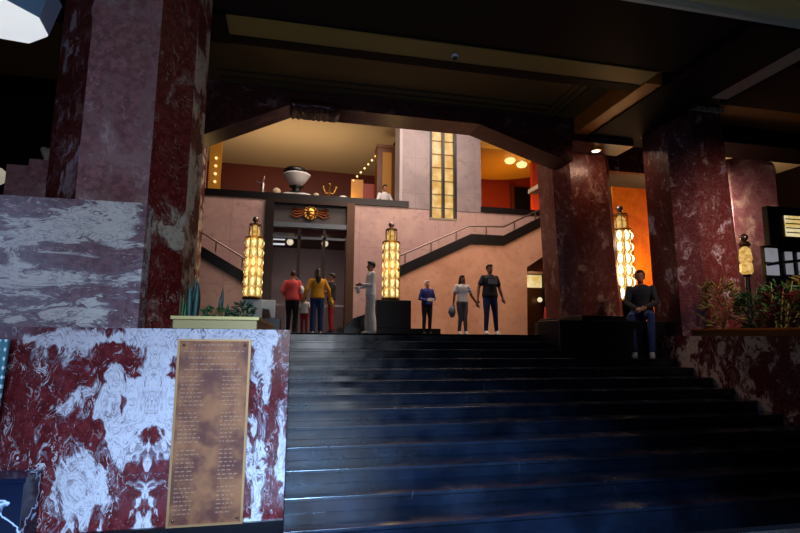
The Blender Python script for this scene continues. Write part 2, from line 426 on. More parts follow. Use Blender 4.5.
# side and back walls of the hall
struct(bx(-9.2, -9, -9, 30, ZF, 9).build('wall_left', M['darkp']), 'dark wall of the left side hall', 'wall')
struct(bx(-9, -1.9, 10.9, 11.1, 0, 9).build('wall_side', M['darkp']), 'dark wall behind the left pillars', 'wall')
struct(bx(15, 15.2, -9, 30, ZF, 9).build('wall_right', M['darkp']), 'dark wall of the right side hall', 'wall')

# left pedestal of marble
ped = thing('marble_pedestal', 'dark red and cream swirled marble pedestal left of the black stairs', 'pedestal', (-1.6, 4.8, ZF))
bx(-4.0, 0, 4.8, 9.24, ZF+.12, -.0).build('body', M['ped'], ped)
bx(-4.0, .0, 4.77, 4.8, ZF, ZF+.12).build('plinth', M['black'], ped)
# lavender block on it
blk = thing('marble_block', 'lavender marble block with white veins lying on the left pedestal', 'stone block', (-2.4, 5.05, 0))
bx(-4.0, -1.355, 5.05, 5.28, 0, 1.165).build('front_slab', M['lav'], blk)

# left pillar: octagonal plan, faces of different slabs
pil = thing('marble_pillar', 'tall mauve marble pillar with chamfered corners behind the lavender block', 'pillar', (-1.9, 6.0, 0))
bx(-2.06, -1.42, 5.30, 5.36, 0, 4.2).build('front_slab', M['pil'], pil)
MB().prism([(-1.418, 5.30), (-1.12, 5.6), (-1.2, 5.66), (-1.47, 5.362)], 0, 4.2).build('corner_slab', M['pilred'], pil)
bx(-1.2, -1.12, 5.605, 6.35, 0, 4.2).build('side_slab', M['cream'], pil)
MB().prism([(-2.062, 5.30), (-2.0, 5.362), (-2.45, 5.8), (-2.45, 6.35), (-2.52, 6.35), (-2.52, 5.76)], 0, 4.2).build('left_slab', M['brown2'], pil)
bx(-2.40, -1.21, 5.84, 6.35, 0, 4.2).build('core', M['brown2'], pil)
pb = thing('marble_pillar', 'narrow cream patched marble pillar seen behind the mauve pillar', 'pillar', (-2.0, 9.9, 0))
MB().prism([(-2.5, 9.3), (-1.86, 9.3), (-1.74, 9.42), (-1.74, 10.3), (-2.5, 10.3)], 0.002, 4.4).build('shaft', M['cream'], pb)
bx(-2.55, -1.76, 9.26, 10.35, 4.4, 4.51).build('capital', M['darkp'], pb)

# right middle pillar on its black plinth
pl = thing('stone_plinth', 'low black stone plinth under the brown marble pillar', 'plinth', (6, 9.5, -.27))
MB().prism([(4.75, 8.47), (7.16, 8.47), (7.16, 10.95), (5.52, 10.95), (5.52, 9.3), (4.75, 9.3)], -.27, .27).build('block', M['black'], pl, bevel=.01)
MB().prism([(5.3, 8.6), (6.2, 8.6), (6.2, 9.4), (7.14, 9.4), (7.14, 10.85), (5.6, 10.85), (5.6, 9.2), (5.3, 9.2)], .27, .37).build('upper_step', M['black'], pl, bevel=.01)
pr = thing('marble_pillar', 'broad brown marble pillar standing on the black plinth', 'pillar', (6.1, 10.3, .37))
MB().taper([(6.02, 9.8), (6.96, 9.8), (7.24, 10.1), (7.24, 10.8), (5.74, 10.8), (5.74, 10.1)], .37, 4.22, [(5.88, 9.84), (6.76, 9.84), (7.04, 10.1), (7.04, 10.8), (5.60, 10.8), (5.60, 10.1)]).build('shaft', M['brown'], pr, bevel=.01)
bx(5.4, 7.16, 9.82, 10.85, 4.22, 4.5).build('capital', M['darkp'], pr)
dl = thing('downlight', 'small bright ceiling lamp above the brown marble pillar', 'lamp', (6.34, 9.5, 4.0))
MB().lathe([(.09, 3.965), (.11, 3.97), (.11, 4.018)], (6.34, 9.5, 0), 16).build('ring', M['brass'], dl)
MB().lathe([(.03, 3.95), (.08, 3.96), (.085, 3.966)], (6.34, 9.5, 0), 16).build('bulb', M['spot'], dl)
area('pillar_downlight', (6.34, 9.1, 3.90), (6.34, 9.95, 1.6), .9, .15, (1.0, .62, .42), 11)
# right near pillar
pn = thing('marble_pillar', 'near octagonal oxblood marble pillar with pale dentils at its top', 'pillar', (7.75, 8.6, 0))
MB().taper([(7.46, 8.0), (8.26, 8.0), (8.62, 8.3), (8.62, 9.0), (8.26, 9.3), (7.46, 9.3), (7.17, 9.0), (7.17, 8.3)], 0.002, 4.33, [(7.42, 8.0), (8.10, 8.0), (8.42, 8.3), (8.42, 9.0), (8.10, 9.3), (7.42, 9.3), (7.10, 9.0), (7.10, 8.3)]).build('shaft', M['brown2'], pn)
d = MB()
for i in range(9):
    x = 7.43 + i*.08; d.box(x, x+.05, 7.93, 8.0, 4.33, 4.42)
for i in range(5):
    x = 7.40 - i*.06; y = 8.02 + i*.06; d.box(x-.03, x+.01, y-.05, y+.0, 4.33, 4.42)
d.build('dentil_band', M['grey_p'], pn)
MB().prism([(7.42, 8.02), (8.12, 8.02), (8.40, 8.3), (8.40, 9.0), (8.12, 9.28), (7.42, 9.28), (7.12, 9.0), (7.12, 8.3)], 4.33, 4.49).build('capital', M['darkp'], pn)

# right pedestal stepping beside the stairs
rp = thing('marble_pedestal', 'dark red marble pedestal with cream veins right of the black stairs', 'pedestal', (9, 6.5, ZF))
bx(6.8, 12.5, 4.8, 8.46, ZF+.12, 0).build('body', M['rightped'], rp)
bx(7.17, 12.5, 8.46, 9.24, -1.2, 0).build('rear_body', M['rightped'], rp)
bx(6.8, 12.5, 4.77, 4.8, ZF, ZF+.12).build('plinth', M['black'], rp)

# lintel between the pillars
li = thing('marble_lintel', 'dark marble lintel with sloped ends spanning over the landing', 'lintel', (2, 10.1, 3.5))
MB().prism([(-1.74, 3.42), (-.13, 4.2), (3.56, 4.18), (5.44, 3.58), (5.60, 3.58), (5.60, 4.02), (7.05, 4.02), (7.05, 4.515), (-1.74, 4.515)], 9.2, 9.8, 'y').build('beam', M['lint'], li)
c = MB()
vv = [(-.13, 4.3), (.78, 4.3), (.78, 4.16)] + [(.78 - .91*i/30, 4.135 + .02*abs(sin(i*.75)) + .012*sin(i*1.9)) for i in range(1, 30)] + [(-.13, 4.17)]
c.prism(vv[::-1], 9.17, 9.72, 'y')
c.build('carved_fringe', M['lint'], li, True)
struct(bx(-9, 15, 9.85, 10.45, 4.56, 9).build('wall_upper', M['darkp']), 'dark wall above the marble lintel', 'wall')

# ------------------------------------------------------------------ ceiling
struct(bx(-9, 15, 7.35, 9.84, 4.52, 4.7).build('ceiling', M['olive']), 'olive brown painted ceiling panel above the stairs', 'ceiling')
struct(bx(-9, 15, -9, 5.18, 4.3, 4.6).build('ceiling_front', plain('tan_ceiling_paint', srgb(216, 176, 108), .6, var=.05, vs=.7)), 'grey beige front ceiling panel at the top right', 'ceiling')
struct(bx(-9, 15, 5.18, 5.24, 4.2, 4.3).build('trim_1', M['white_p']), 'thin pale ceiling edge moulding', 'moulding')
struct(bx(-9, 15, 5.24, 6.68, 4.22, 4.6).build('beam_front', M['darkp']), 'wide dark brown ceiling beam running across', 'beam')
struct(bx(-1.0, 5.66, 6.68, 7.12, 4.2, 4.6).build('beam_soffit', M['olive2']), 'long olive ceiling soffit band with camera', 'beam')
struct(bx(-1.0, 5.66, 7.12, 7.34, 4.19, 4.6).build('trim_2', M['darkp']), 'dark strip behind the olive soffit band', 'moulding')  # dark painted strip along the rear edge of the band
struct(bx(5.98, 7.08, 5.24, 9.7, 4.15, 4.55).build('beam_cross', M['darkp']), 'dark beam running back over the right pillars', 'beam')
struct(bx(5.66, 5.98, 7.0, 9.7, 4.18, 4.55).build('trim_3', plain('amber_brown_paint', srgb(190, 98, 24), .5)), 'amber strip along the dark cross beam', 'moulding')
struct(bx(7.08, 7.46, 5.24, 7.2, 4.18, 4.22).build('trim_4', M['grey_p']), 'grey strip along the right cross beam', 'moulding')
struct(bx(7.46, 15, 6.0, 7.34, 4.16, 4.6).build('beam_right', M['darkp']), 'dark beam at the upper right', 'beam')
struct(bx(-9, -1.0, 6.68, 7.34, 4.18, 4.6).build('beam_left', M['darkp']), 'dark beam at the upper left', 'beam')
struct(bx(8.43, 15, 8.8, 9.6, 4.15, 4.55).build('beam_back', M['darkp']), 'dark beam behind the near right pillar', 'beam')
t = MB()
for i, y in enumerate((8.75, 8.95, 9.15)): t.box(-1.4, 4.9, y, y+.04, 4.50-.01*i, 4.53)
for x in (4.9, 5.05, 5.2): t.box(x, x+.04, 7.36, 9.15, 4.50, 4.53)
struct(t.build('trim_5', plain('dark_olive_moulding', srgb(58, 42, 20), .6)), 'stepped olive moulding round the ceiling panel', 'moulding')
cv = thing('security_camera', 'small white dome camera under the olive ceiling band', 'camera', (2.3, 6.93, 4.2))
MB().lathe([(.05, 4.16-4.2), (.055, -.01), (.05, 0)], (2.3, 6.93, 4.2), 16).build('mount', M['white'], cv)
MB().ball((2.3, 6.93, 4.155), (.042, .042, .04)).build('dome', M['blackm'], cv, True)

# ------------------------------------------------------------------ atrium beyond: rear walls
rw = MB()
rw.box(-9, -.92, 17, 17.4, 0, 4.42)
rw.box(2.0, 4.66, 17, 17.4, 2.9, 4.42); rw.box(5.68, 15, 17, 17.4, 2.9, 4.42); rw.box(4.66, 5.68, 17, 17.4, 2.9, 4.05); rw.box(4.66, 5.68, 17.3, 17.4, 4.05, 4.42); rw.box(2.0, 7.75, 17, 17.4, 0, 2.9); rw.box(9.2, 15, 17, 17.4, 0, 2.9)
struct(rw.build('wall_rear', M['pink']), 'pink stone wall of the atrium below the balcony', 'wall')
struct(bx(-9, 3.66, 17.4, 25.2, 3.4, 3.6).build('floor_balcony', M['redbrown']), 'balcony floor on the left upper level', 'floor')
struct(bx(6.6, 15, 17.4, 25.2, 3.4, 3.6).build('floor_gallery', M['redbrown']), 'gallery floor on the right upper level', 'floor')
struct(bx(-9, 3.9, 16.94, 17.46, 4.42, 4.64).build('trim_6', M['blackm']), 'black coping along the left balcony', 'coping')
struct(bx(6.57, 9.4, 16.94, 17.46, 4.42, 4.62).build('trim_7', M['blackm']), 'black coping along the right gallery', 'coping')
struct(bx(-9, 4.2, 24.9, 25.2, 3.4, 8.6).build('wall_balcony', M['redbrown']), 'dark red brown wall at the back of the balcony', 'wall')
struct(MB().prism([(-9, 8.25), (4.0, 8.05), (4.0, 8.3), (-9, 8.5)], 17.0, 24.9, 'y').build('ceiling_balcony', M['white_p']), 'cream ceiling of the left upper level', 'ceiling')
struct(bx(-9, -2.95, 17.0, 17.6, 4.64, 9).build('wall_pier', M['mauve']), 'mauve pier at the left edge of the balcony', 'wall')
# pier with the lit window
tp = thing('stone_pier', 'tall grey mauve stone pier rising beside the balcony', 'pier', (5.1, 17, 0))
pm = MB()
pm.box(3.66, 4.66, 16.98, 17.9, 4.4, 9.2); pm.box(5.68, 6.6, 16.98, 17.9, 4.4, 9.2); pm.box(4.66, 5.68, 17.3, 17.9, 4.4, 9.2)
pm.build('shaft', M['mauve'], tp)
bx(3.56, 3.66, 16.95, 17.8, 4.64, 9.2).build('edge_strip', plain('pale_stone_edge', srgb(176, 164, 166), .4), tp)
bx(4.66, 5.68, 16.98, 17.3, 4.05, 4.12).build('sill', M['grey_p'], tp)
wn = thing('window_1', 'tall glowing onyx window in the stone pier', 'window', (5.17, 17.1, 4.1)); wn['kind'] = 'structure'
bx(4.74, 5.60, 17.15, 17.2, 4.1, 9.2).build('glass_pane', M['stain'], wn)
fr = MB()
for x0, x1 in ((4.66, 4.76), (5.14, 5.23), (5.58, 5.68)): fr.box(x0, x1, 17.0, 17.14, 4.1, 9.2)
fr.build('window_frame', M['blackm'], wn)
g = MB()
for z in range(10): g.box(4.76, 5.58, 17.10, 17.14, 4.5+z*.5, 4.52+z*.5)
g.build('glazing_bar', M['dbrass'], wn)
# upper left objects on the balcony
gp = thing('gilded_pier', 'square gilded pier with brown frame on the balcony', 'pier', (3.47, 19.2, 3.6))
bx(3.10, 3.85, 19.0, 19.6, 3.6, 7.3).build('frame', plain('brown_wood_frame', srgb(110, 60, 20), .4), gp)
bx(3.30, 3.66, 18.97, 19.0, 4.9, 7.12).build('gold_panel', M['goldpaint'], gp)
bx(3.08, 3.87, 18.95, 19.62, 7.3, 7.42).build('cap', plain('brown_wood_cap', srgb(120, 70, 30), .4), gp)
sc = thing('folding_screen', 'gold and orange panel screen left of the gilded pier', 'screen', (2.6, 19.6, 3.6))
bx(2.15, 2.62, 19.5, 19.55, 3.6, 6.1).build('gold_panel', M['goldpaint'], sc)
bx(2.62, 3.08, 19.5, 19.55, 3.6, 5.95).build('orange_panel', M['redwall'], sc)
for i in range(8):
    f_ = i/7
    px = 2.23 + (3.25-2.23)*f_; pz = 6.05 + (7.3-6.05)*f_
    m_ = MB().ball((px, 19.52, pz), .045, 8, 6)
    tag(m_.build('light_bulb', M['bulb'], None, True), 'small glowing bulb in the diagonal string left of the gilded pier', 'light bulb', 'string of bulbs by the gilded pier')
tag(MB().tube([(2.2, 19.55, 6.02), (2.75, 19.55, 6.66), (3.28, 19.55, 7.34)], .012, 6).build('light_cable', M['dbrass']), 'thin diagonal cable carrying the balcony bulbs', 'cable')
for i in range(4):
    tag(MB().ball((-2.72, 17.92, 6.0-.28*i), .05, 8, 6).build('light_bulb', M['bulb'], None, True), 'small glowing bulb in the short column at the left end of the balcony', 'light bulb', 'bulbs at the left end of the balcony')
gw = bx(-2.94, -2.55, 17.95, 18.1, 3.6, 8.1)
tag(gw.build('gold_pilaster', M['goldpaint']), 'narrow gold pilaster at the left end of the balcony', 'pilaster')

# bowl and ornaments on the coping
ZC = 4.64
b0 = thing('pedestal_bowl', 'large cream bowl with a dark rounded lid on a foot', 'bowl', (0.03, 17.2, ZC))
MB().lathe([(.10, .34), (.20, .37), (.32, .52), (.44, .70), (.46, .74), (.42, .74)], (0.03, 17.2, ZC), 24).build('bowl', M['white'], b0, True)
MB().lathe([(.30, .10), (.16, .16), (.14, .26), (.26, .32), (.12, .35)], (0.03, 17.2, ZC), 24).build('foot', M['blackm'], b0, True)
MB().lathe([(.40, .74), (.40, .88), (.34, .95), (.05, .98)], (-.03, 17.2, ZC), 24).build('lid', M['blackm'], b0, True)
MB().lathe([(.5, 0), (.52, .05), (.44, .08), (.2, .10)], (0.05, 17.2, ZC), 24, sy=.45).build('saucer', M['white'], b0, True)
b1 = thing('figurine', 'small silver figurine standing left of the cream bowl', 'figurine', (-1.08, 17.2, ZC))
MB().lathe([(.14, 0), (.13, .05), (.07, .12), (.09, .3), (.06, .42), (.02, .46)], (-1.08, 17.2, ZC), 12).build('figure_body', M['chrome'], b1, True)
MB().tube([(-1.08, 17.2, ZC+.40), (-1.2, 17.2, ZC+.36), (-1.28, 17.2, ZC+.40)], .03, 8).tube([(-1.08, 17.2, ZC+.38), (-1.04, 17.2, ZC+.6)], .025, 8).build('arm', M['chrome'], b1, True)
b1.location.z = ZC
b2 = thing('candelabrum', 'brass candelabrum with thin arms right of the cream bowl', 'candelabrum', (1.15, 17.2, ZC))
m_ = MB().lathe([(.12, 0), (.10, .03), (.03, .06), (.025, .45)], (1.15, 17.2, ZC), 12)
m_.build('stand', M['brass'], b2, True)
a_ = MB()
for s_ in (-1, 1):
    a_.tube([(1.15, 17.2, ZC+.18), (1.15+.13*s_, 17.2, ZC+.16), (1.15+.22*s_, 17.2, ZC+.34)], .02, 8)
    a_.ball((1.15+.22*s_, 17.2, ZC+.38), .045, 8, 6)
a_.ball((1.15, 17.2, ZC+.48), .05, 8, 6).build('arm', M['brass'], b2, True)
tag(MB().ball((1.62, 17.2, ZC+.06), (.13, .09, .06)).build('round_dish', M['white'], None, True), 'small white domed dish right of the candelabrum', 'dish')
tag(MB().lathe([(.05, 0), (.09, .02), (.1, .1), (.06, .14)], (.70, 17.2, ZC), 12).build('small_cup', M['white_p'], None, True), 'small cream cup between bowl and candelabrum', 'cup')
tag(MB().ball((-.62, 17.2, ZC+.12), (.14, .1, .12)).build('folded_napkin', M['white_p'], None, True), 'rounded pale ornament just left of the cream bowl', 'ornament')

# upper right gallery
struct(bx(6.6, 15, 21.6, 21.8, 3.4, 9).build('wall_gallery', M['redwall']), 'red lacquered wall of the right gallery', 'wall')
cg = MB()
for i, (r, z) in enumerate(((2.7, 7.05), (2.15, 7.22), (1.6, 7.4))):
    pts = []
    for k in range(25):
        a = pi + pi*k/24; pts.append((8.3 + r*1.15*cos(a)*-1, 17.5 - r*1.35*sin(a)))
    pts = pts[::-1]
    cg.prism([(p[0], p[1]) for p in pts] if True else pts, z, z+.16)
struct(cg.build('ceiling_cove', M['goldpaint']), 'stepped curved gold ceiling cove of the gallery', 'ceiling')
struct(bx(6.6, 15, 17.9, 21.6, 7.6, 7.8).build('ceiling_gallery', M['goldpaint']), 'gold painted ceiling of the right gallery', 'ceiling')
for (x, y) in ((8.35, 18.3), (8.95, 18.5)):
    tag(MB().lathe([(.03, .2), (.05, .12), (.2, .06), (.22, 0), (.16, -.09), (.03, -.12)], (x, y, 6.95 if x < 8.5 else 6.9), 16).build('ceiling_lamp', M['tube'], None, True),
        'round glowing ceiling lamp, %s of two over the gallery' % ('left' if x < 8.5 else 'right'), 'lamp', 'gallery ceiling lamps')
dd = struct(thing('door_1', 'dark doorway in the red gallery wall', 'door', (10.2, 21.5, 3.6)))
bx(9.95, 10.95, 21.45, 21.58, 3.6, 6.9).build('door_leaf', M['blackm'], dd)
bx(9.80, 9.95, 21.40, 21.58, 3.6, 7.0).build('door_frame', M['redbrown'], dd)
tag(bx(9.35, 9.75, 18.4, 18.6, 3.6, 7.0).build('orange_pilaster', M['redwall']), 'orange red pilaster beside the dark gallery doorway', 'pilaster')
tag(bx(9.75, 10.0, 18.35, 18.6, 3.6, 7.0).build('gold_pilaster', M['goldpaint']), 'gold pilaster at the right end of the gallery', 'pilaster')

# ------------------------------------------------------------------ ramp stairs at the rear
def ramp(pts_low, cop, rail, y0, y1, name, label, matn):
    t = thing(name, label, 'stair wall', (pts_low[0][0], y0, 0))
    MB().prism(pts_low, y0, y1, 'y').build('side_wall', M[matn], t)
    # thick black coping following the slope
    n = len(cop); up = [(x, z+.34) for x, z in cop][::-1]
    MB().prism(cop + up, y0-.05, y1+.05, 'y').build('coping', M['blackm'], t)
    MB().tube([(x, y0+.05, z) for x, z in rail], .028, 8).build('handrail', M['chrome'], t, True)
    for i in range(len(rail)-1):
        (xa, za), (xb, zb) = rail[i], rail[i+1]
        nn = max(1, int(math.hypot(xb-xa, zb-za)/.75))
        for k in range(nn):
            f = (k+.5)/nn; x = xa+(xb-xa)*f; z = za+(zb-za)*f
            MB().box(x-.02, x+.02, y0+.03, y0+.07, z-.32, z).build('baluster', M['chrome'], t)
    return t
copR = [(3.1, 1.72), (5.75, 3.0), (6.9, 3.0), (9.3, 4.25)]
ramp([(3.1, 0), (7.7, 0), (7.74, 2.30), (8.9, 3.05), (9.3, 3.05), (9.3, 4.25), (6.9, 3.0), (5.75, 3.0), (3.1, 1.72)], copR,
     [(3.1, 2.40), (5.7, 3.62), (6.95, 3.66), (9.3, 4.85)], 15.8, 16.2, 'stair_wall', 'peach stone stair wall with black sloping coping and handrail at right', 'tan')
copL = [(-4.2, 3.10), (-1.1, 1.30), (-1.1, 1.30001)]
ramp([(-4.2, 0), (-1.1, 0), (-1.1, 1.30), (-4.2, 3.10)], [(-4.2, 3.10), (-1.1, 1.30)],
     [(-4.2, 3.85), (-1.1, 2.05)], 15.8, 16.2, 'stair_wall', 'pink stone stair wall with black sloping coping behind the left lantern', 'pink')
# canopy doorway under the right flight
cp = struct(thing('door_2', 'lit doorway under a dark sloping soffit beside the brown pillar', 'door', (8.5, 16.6, 0)))
MB().prism([(7.74, 2.22), (9.4, 2.22), (9.4, 2.32), (8.9, 3.06), (7.74, 2.34)], 16.21, 16.95, 'y').build('soffit', M['redbrown'], cp)
bx(7.8, 9.2, 17.1, 17.16, 0, 2.9).build('door_leaf', M['dbrass'], cp)
bx(7.82, 8.12, 17.0, 17.08, 1.2, 2.15).build('glass_pane', M['winlit'], cp)
bx(8.22, 8.9, 17.0, 17.08, 1.75, 2.2).build('glass_pane', M['winlit'], cp)
m_ = MB()
for x in (7.77, 8.14, 8.95): m_.box(x, x+.06, 16.96, 17.1, 0, 2.3)
m_.build('door_frame', M['blackm'], cp)
tag(MB().ball((8.75, 16.9, 1.30), .09, 12, 8).build('globe_lamp', M['bulbw'], None, True), 'small round lamp glowing inside the doorway by the brown pillar', 'lamp')
tag(MB().lathe([(.2, 0), (.26, .05), (.30, .5), (.26, .9), (.2, .95)], (8.05, 14.7, 0), 20).build('red_urn', M['red'], None, True), 'dark red rounded urn at the left foot of the brown pillar', 'urn')

# ------------------------------------------------------------------ glass portal with gold mask
po = thing('glass_portal', 'tall dark metal portal with glazed doors and a gold mask above', 'doorway', (.5, 17, 0))
bx(-.92, -.66, 16.85, 17.3, 0, 4.42).build('frame_post', M['frame'], po)
bx(1.74, 2.0, 16.85, 17.3, 0, 4.42).build('frame_post', plain('bronze_post', srgb(86, 62, 48), .4, .6), po)
bx(-.66, 1.74, 16.85, 17.3, 4.30, 4.42).build('head_rail', M['frame'], po)
bx(-.66, 1.74, 16.9, 17.2, 3.50, 3.66).build('transom', plain('blue_grey_metal', srgb(104, 112, 122), .4, .5), po)
bx(-.66, 1.74, 17.08, 17.12, 3.66, 4.30).build('transom_panel', plain('grey_panel', srgb(70, 64, 64), .4), po)
bx(-.66, 1.74, 16.95, 17.1, 3.12, 3.20).build('glazing_rail', plain('blue_grey_rail', srgb(90, 96, 104), .4, .5), po)
for x in (.18, 1.0): bx(x-.05, x+.05, 16.95, 17.15, 0, 3.5).build('mullion', M['frame'], po)
for x0, x1 in ((-.66, .13), (.23, .95), (1.05, 1.74)):
    gpn = bx(x0, x1, 17.04, 17.06, 0, 3.12).build('glass_pane', M['glass'], po)
    bx(x0+.02, x1-.02, 16.98, 17.03, .9, .96).build('push_bar', M['chrome'], gpn)
mk = MB().ball((.52, 16.98, 4.02), (.16, .07, .20), 16, 10)
for a in range(12):
    t_ = a*2*pi/12
    mk.tube([(.52+.14*cos(t_), 16.98, 4.02+.16*sin(t_)), (.52+.23*cos(t_+.15), 16.96, 4.02+.23*sin(t_+.15)), (.52+.22*cos(t_+.45), 16.95, 4.02+.21*sin(t_+.45))], [.035, .028, .012], 8)
mk.ball((.46, 16.9, 4.07), (.04, .03, .025), 8, 6).ball((.58, 16.9, 4.07), (.04, .03, .025), 8, 6).ball((.52, 16.9, 3.99), (.03, .05, .055), 8, 6).ball((.52, 16.91, 3.90), (.07, .03, .03), 8, 6)
for s_ in (-1, 1):
    fl = MB()
    for k in range(4):
        fl.tube([(.52+s_*.2, 17.04, 3.98+.05*k), (.52+s_*(.45+.05*k), 17.03, 3.86+.10*k), (.52+s_*(.66-.05*k), 17.03, 3.95+.09*k), (.52+s_*(.60-.05*k), 17.03, 4.03+.07*k)], [.035, .028, .02, .01], 8)
    fl.build('leaf_scroll', plain('dim_copper', srgb(130, 66, 30), .5, .6), po, True)
mk.build('gold_mask', M['brass'], po, True)
struct(bx(-1.2, 2.2, 20.5, 20.6, 0, 3.4).build('wall_vestibule', plain('grey_plaster', srgb(170, 150, 150), .6)), 'grey wall inside the glazed vestibule', 'wall')
for x, s_ in ((-.12, 'left'), (1.12, 'right')):
    gl = thing('sconce_reflection', 'round warm ball imitating a sconce reflection in the %s portal glass' % s_, 'lamp', (x, 18.4, 3.22))  # glowing ball imitates a sconce reflected in the glass
    MB().ball((x, 18.4, 3.26), .12, 14, 10).build('globe', M['bulbw'], gl, True)
    MB().tube([(x, 18.4, 3.36), (x, 18.45, 3.6)], .02, 6).build('bracket', M['dbrass'], gl)
tl = thing('streak_reflection', 'pair of glowing white strips imitating reflections in the left portal glass', 'light', (-.5, 18.4, 3.2))  # glowing bars imitate white reflections in the door glass
for z in (3.14, 3.32): bx(-.75, -.3, 18.38, 18.44, z, z+.06).build('tube', M['lampw'], tl)

point('doorway_lamp', (8.3, 16.5, 1.9), (1.0, .7, .35), 8, .05)
area('vestibule_light', (.5, 17.72, 3.38), (.5, 18.2, 0), 1.8, .5, (1.0, .82, .74), 40)

# low black bases in front of the rear wall
tag(bx(-1.5, -.25, 13.1, 14.6, 0, .38).build('stone_step', M['black'], None, bevel=.01), 'low black stone base under the left lantern', 'stone base')
rb = MB(); rb.box(1.35, 3.9, 13.1, 15.2, 0, .158); rb.prism([(1.3, 0), (2.2, 0), (2.2, .62), (1.75, .45)], 14.2, 14.9, 'y')
tag(rb.build('stone_step', M['black']), 'low black stone step under the middle lantern', 'stone base')
wb = MB(); wb.box(-1.22, -.72, 13.35, 13.75, .38, .84); wb.prism([(-.72, .62), (-.55, .60), (-.48, .38), (-.40, .38), (-.40, .84), (-.72, .84)], 13.4, 13.7, 'y')
tag(wb.build('marble_stand', M['wmarble'], None, bevel=.01), 'pale blue white marble stand carrying the left lantern', 'stand')
tag(bx(2.2, 3.12, 13.2, 14.1, .16, .90).build('lantern_plinth', M['black'], None, bevel=.012), 'square black plinth carrying the middle lantern', 'plinth')

# ------------------------------------------------------------------ tiered lanterns
def lantern(x, y, z, label, sc=1.0, core='tube'):
    t = thing('tiered_lantern', label, 'lantern', (x, y, z))
    S = lambda prof: [(r*sc, h*sc) for r, h in prof]
    MB().lathe(S([(.16, 0), (.26, .02), (.27, .06), (.23, .09)]), (x, y, z), 8).build('base', M['dbrass'], t)
    for k in range(6):                                     # six stacked glass tiers
        h = .09 + k*.265
        MB().lathe(S([(.20, h), (.235, h+.05), (.245, h+.15), (.205, h+.245), (.19, h+.262)]), (x, y, z), 8, twist=pi/8).build('glass_tier', M['lantern'], t)
    n = 32; prof = []
    for k in range(6):
        h = .10 + k*.265
        prof += [(.16, h), (.205, h+.04), (.228, h+.12), (.20, h+.20), (.15, h+.25)]
    vs = []
    for (r, h) in prof:                                    # scalloped bright core standing out between the ribs
        for i in range(n):
            a = 2*pi*i/n; q = r*(1.16 if i % 4 in (0, ) else (1.04 if i % 4 in (1, 3) else .9))*sc
            vs.append((x+q*cos(a), y+q*sin(a), z+h*sc))
    fs = [(j*n+i, j*n+(i+1) % n, (j+1)*n+(i+1) % n, (j+1)*n+i) for j in range(len(prof)-1) for i in range(n)]
    fs += [tuple(range(n))[::-1], tuple((len(prof)-1)*n+i for i in range(n))]
    MB().add(vs, fs).build('lamp_core', M[core], t)
    fr = MB()
    for i in range(8):
        a = 2*pi*i/8 + pi/8
        fr.box(x+.25*sc*cos(a)-.009, x+.25*sc*cos(a)+.009, y+.25*sc*sin(a)-.009, y+.25*sc*sin(a)+.009, z+.06*sc, z+1.68*sc)
        fr.box(x+.165*sc*cos(a)-.008, x+.165*sc*cos(a)+.008, y+.165*sc*sin(a)-.008, y+.165*sc*sin(a)+.008, z+1.68*sc, z+2.06*sc)
    fr.build('ribs', M['brass'], t)
    MB().lathe(S([(.25, 1.66), (.27, 1.69), (.2, 1.72), (.17, 1.73)]), (x, y, z), 8, twist=pi/8).build('collar', M['brass'], t)
    MB().lathe(S([(.10, 1.73), (.135, 1.8), (.11, 1.95), (.05, 2.03)]), (x, y, z), 8).build('upper_glass', M['lantern'], t)
    MB().lathe(S([(.17, 2.04), (.165, 2.07), (.06, 2.08), (.04, 2.14)]), (x, y, z), 8, twist=pi/8).build('cap', M['dbrass'], t)
    MB().ball((x, y, z+2.20*sc), .085*sc, 12, 8).build('finial', M['chrome'], t, True)
    point('lantern_light', (x, y-.45, z+.9), (1, .62, .25), 7, .25)
    return t
lantern(-.98, 13.5, .84, 'glowing gold tiered glass lantern on the pale stand at left', .95)
lantern(2.62, 13.5, .90, 'glowing gold tiered glass lantern on the square black plinth', .95)
tag(bx(8.1, 8.9, 11.5, 12.3, 0, .85).build('lantern_plinth', M['black'], None, bevel=.012), 'black plinth behind the right pillars carrying the brightest lantern', 'plinth')
lantern(8.50, 11.8, .85, 'brightest tiered lantern glowing between the two right pillars', 1.15, 'tube2')
struct(bx(9.15, 11.2, 13.0, 13.3, 0, 4.4).build('wall_orange', M['orange']), 'marble wall with the orange glow of the right lantern put into its colour', 'wall')
struct(bx(7.0, 9.9, 11.0, 11.12, 4.12, 5.5).build('beam_orange', M['brown2']), 'dark marble header above the orange wall', 'beam')
point('orange_wall_light', (9.7, 12.2, 1.8), (1, .55, .2), 60, .3)

# ------------------------------------------------------------------ bronze plaque
pq = thing('bronze_plaque', 'tall worn bronze plaque with raised lettering on the marble pedestal', 'plaque', (-.64, 4.77, -1.62))
bx(-.935, -.345, 4.765, 4.799, -1.625, -.10).build('panel', M['plaque'], pq, bevel=.004)
f = MB()
for a in ((-.945, -.925, -1.635, -.09), (-.355, -.335, -1.635, -.09)): f.box(a[0], a[1], 4.755, 4.797, a[2], a[3])
f.box(-.925, -.355, 4.755, 4.799, -1.635, -1.618); f.box(-.925, -.355, 4.755, 4.799, -.107, -.09)
f.build('rim', plain('bronze_rim', srgb(176, 128, 84), .4, .7), pq)
for (x, z) in ((-.895, -.14), (-.385, -.14), (-.895, -1.585), (-.385, -1.585)):
    MB().ball((x, 4.764, z), (.013, .008, .013), 10, 6).build('screw', M['dbrass'], pq, True)
L = MB(); rnd = random.Random(4)
def words(x0, x1, z, h=.010):
    x = x0
    while x < x1-.015:
        l = rnd.uniform(.012, .04); e = min(x+l, x1)
        xx = x
        while xx < e-.004:
            L.box(xx, xx+.0055, 4.760, 4.766, z, z+h*rnd.uniform(.7, 1)); xx += .008
        x = e + .012
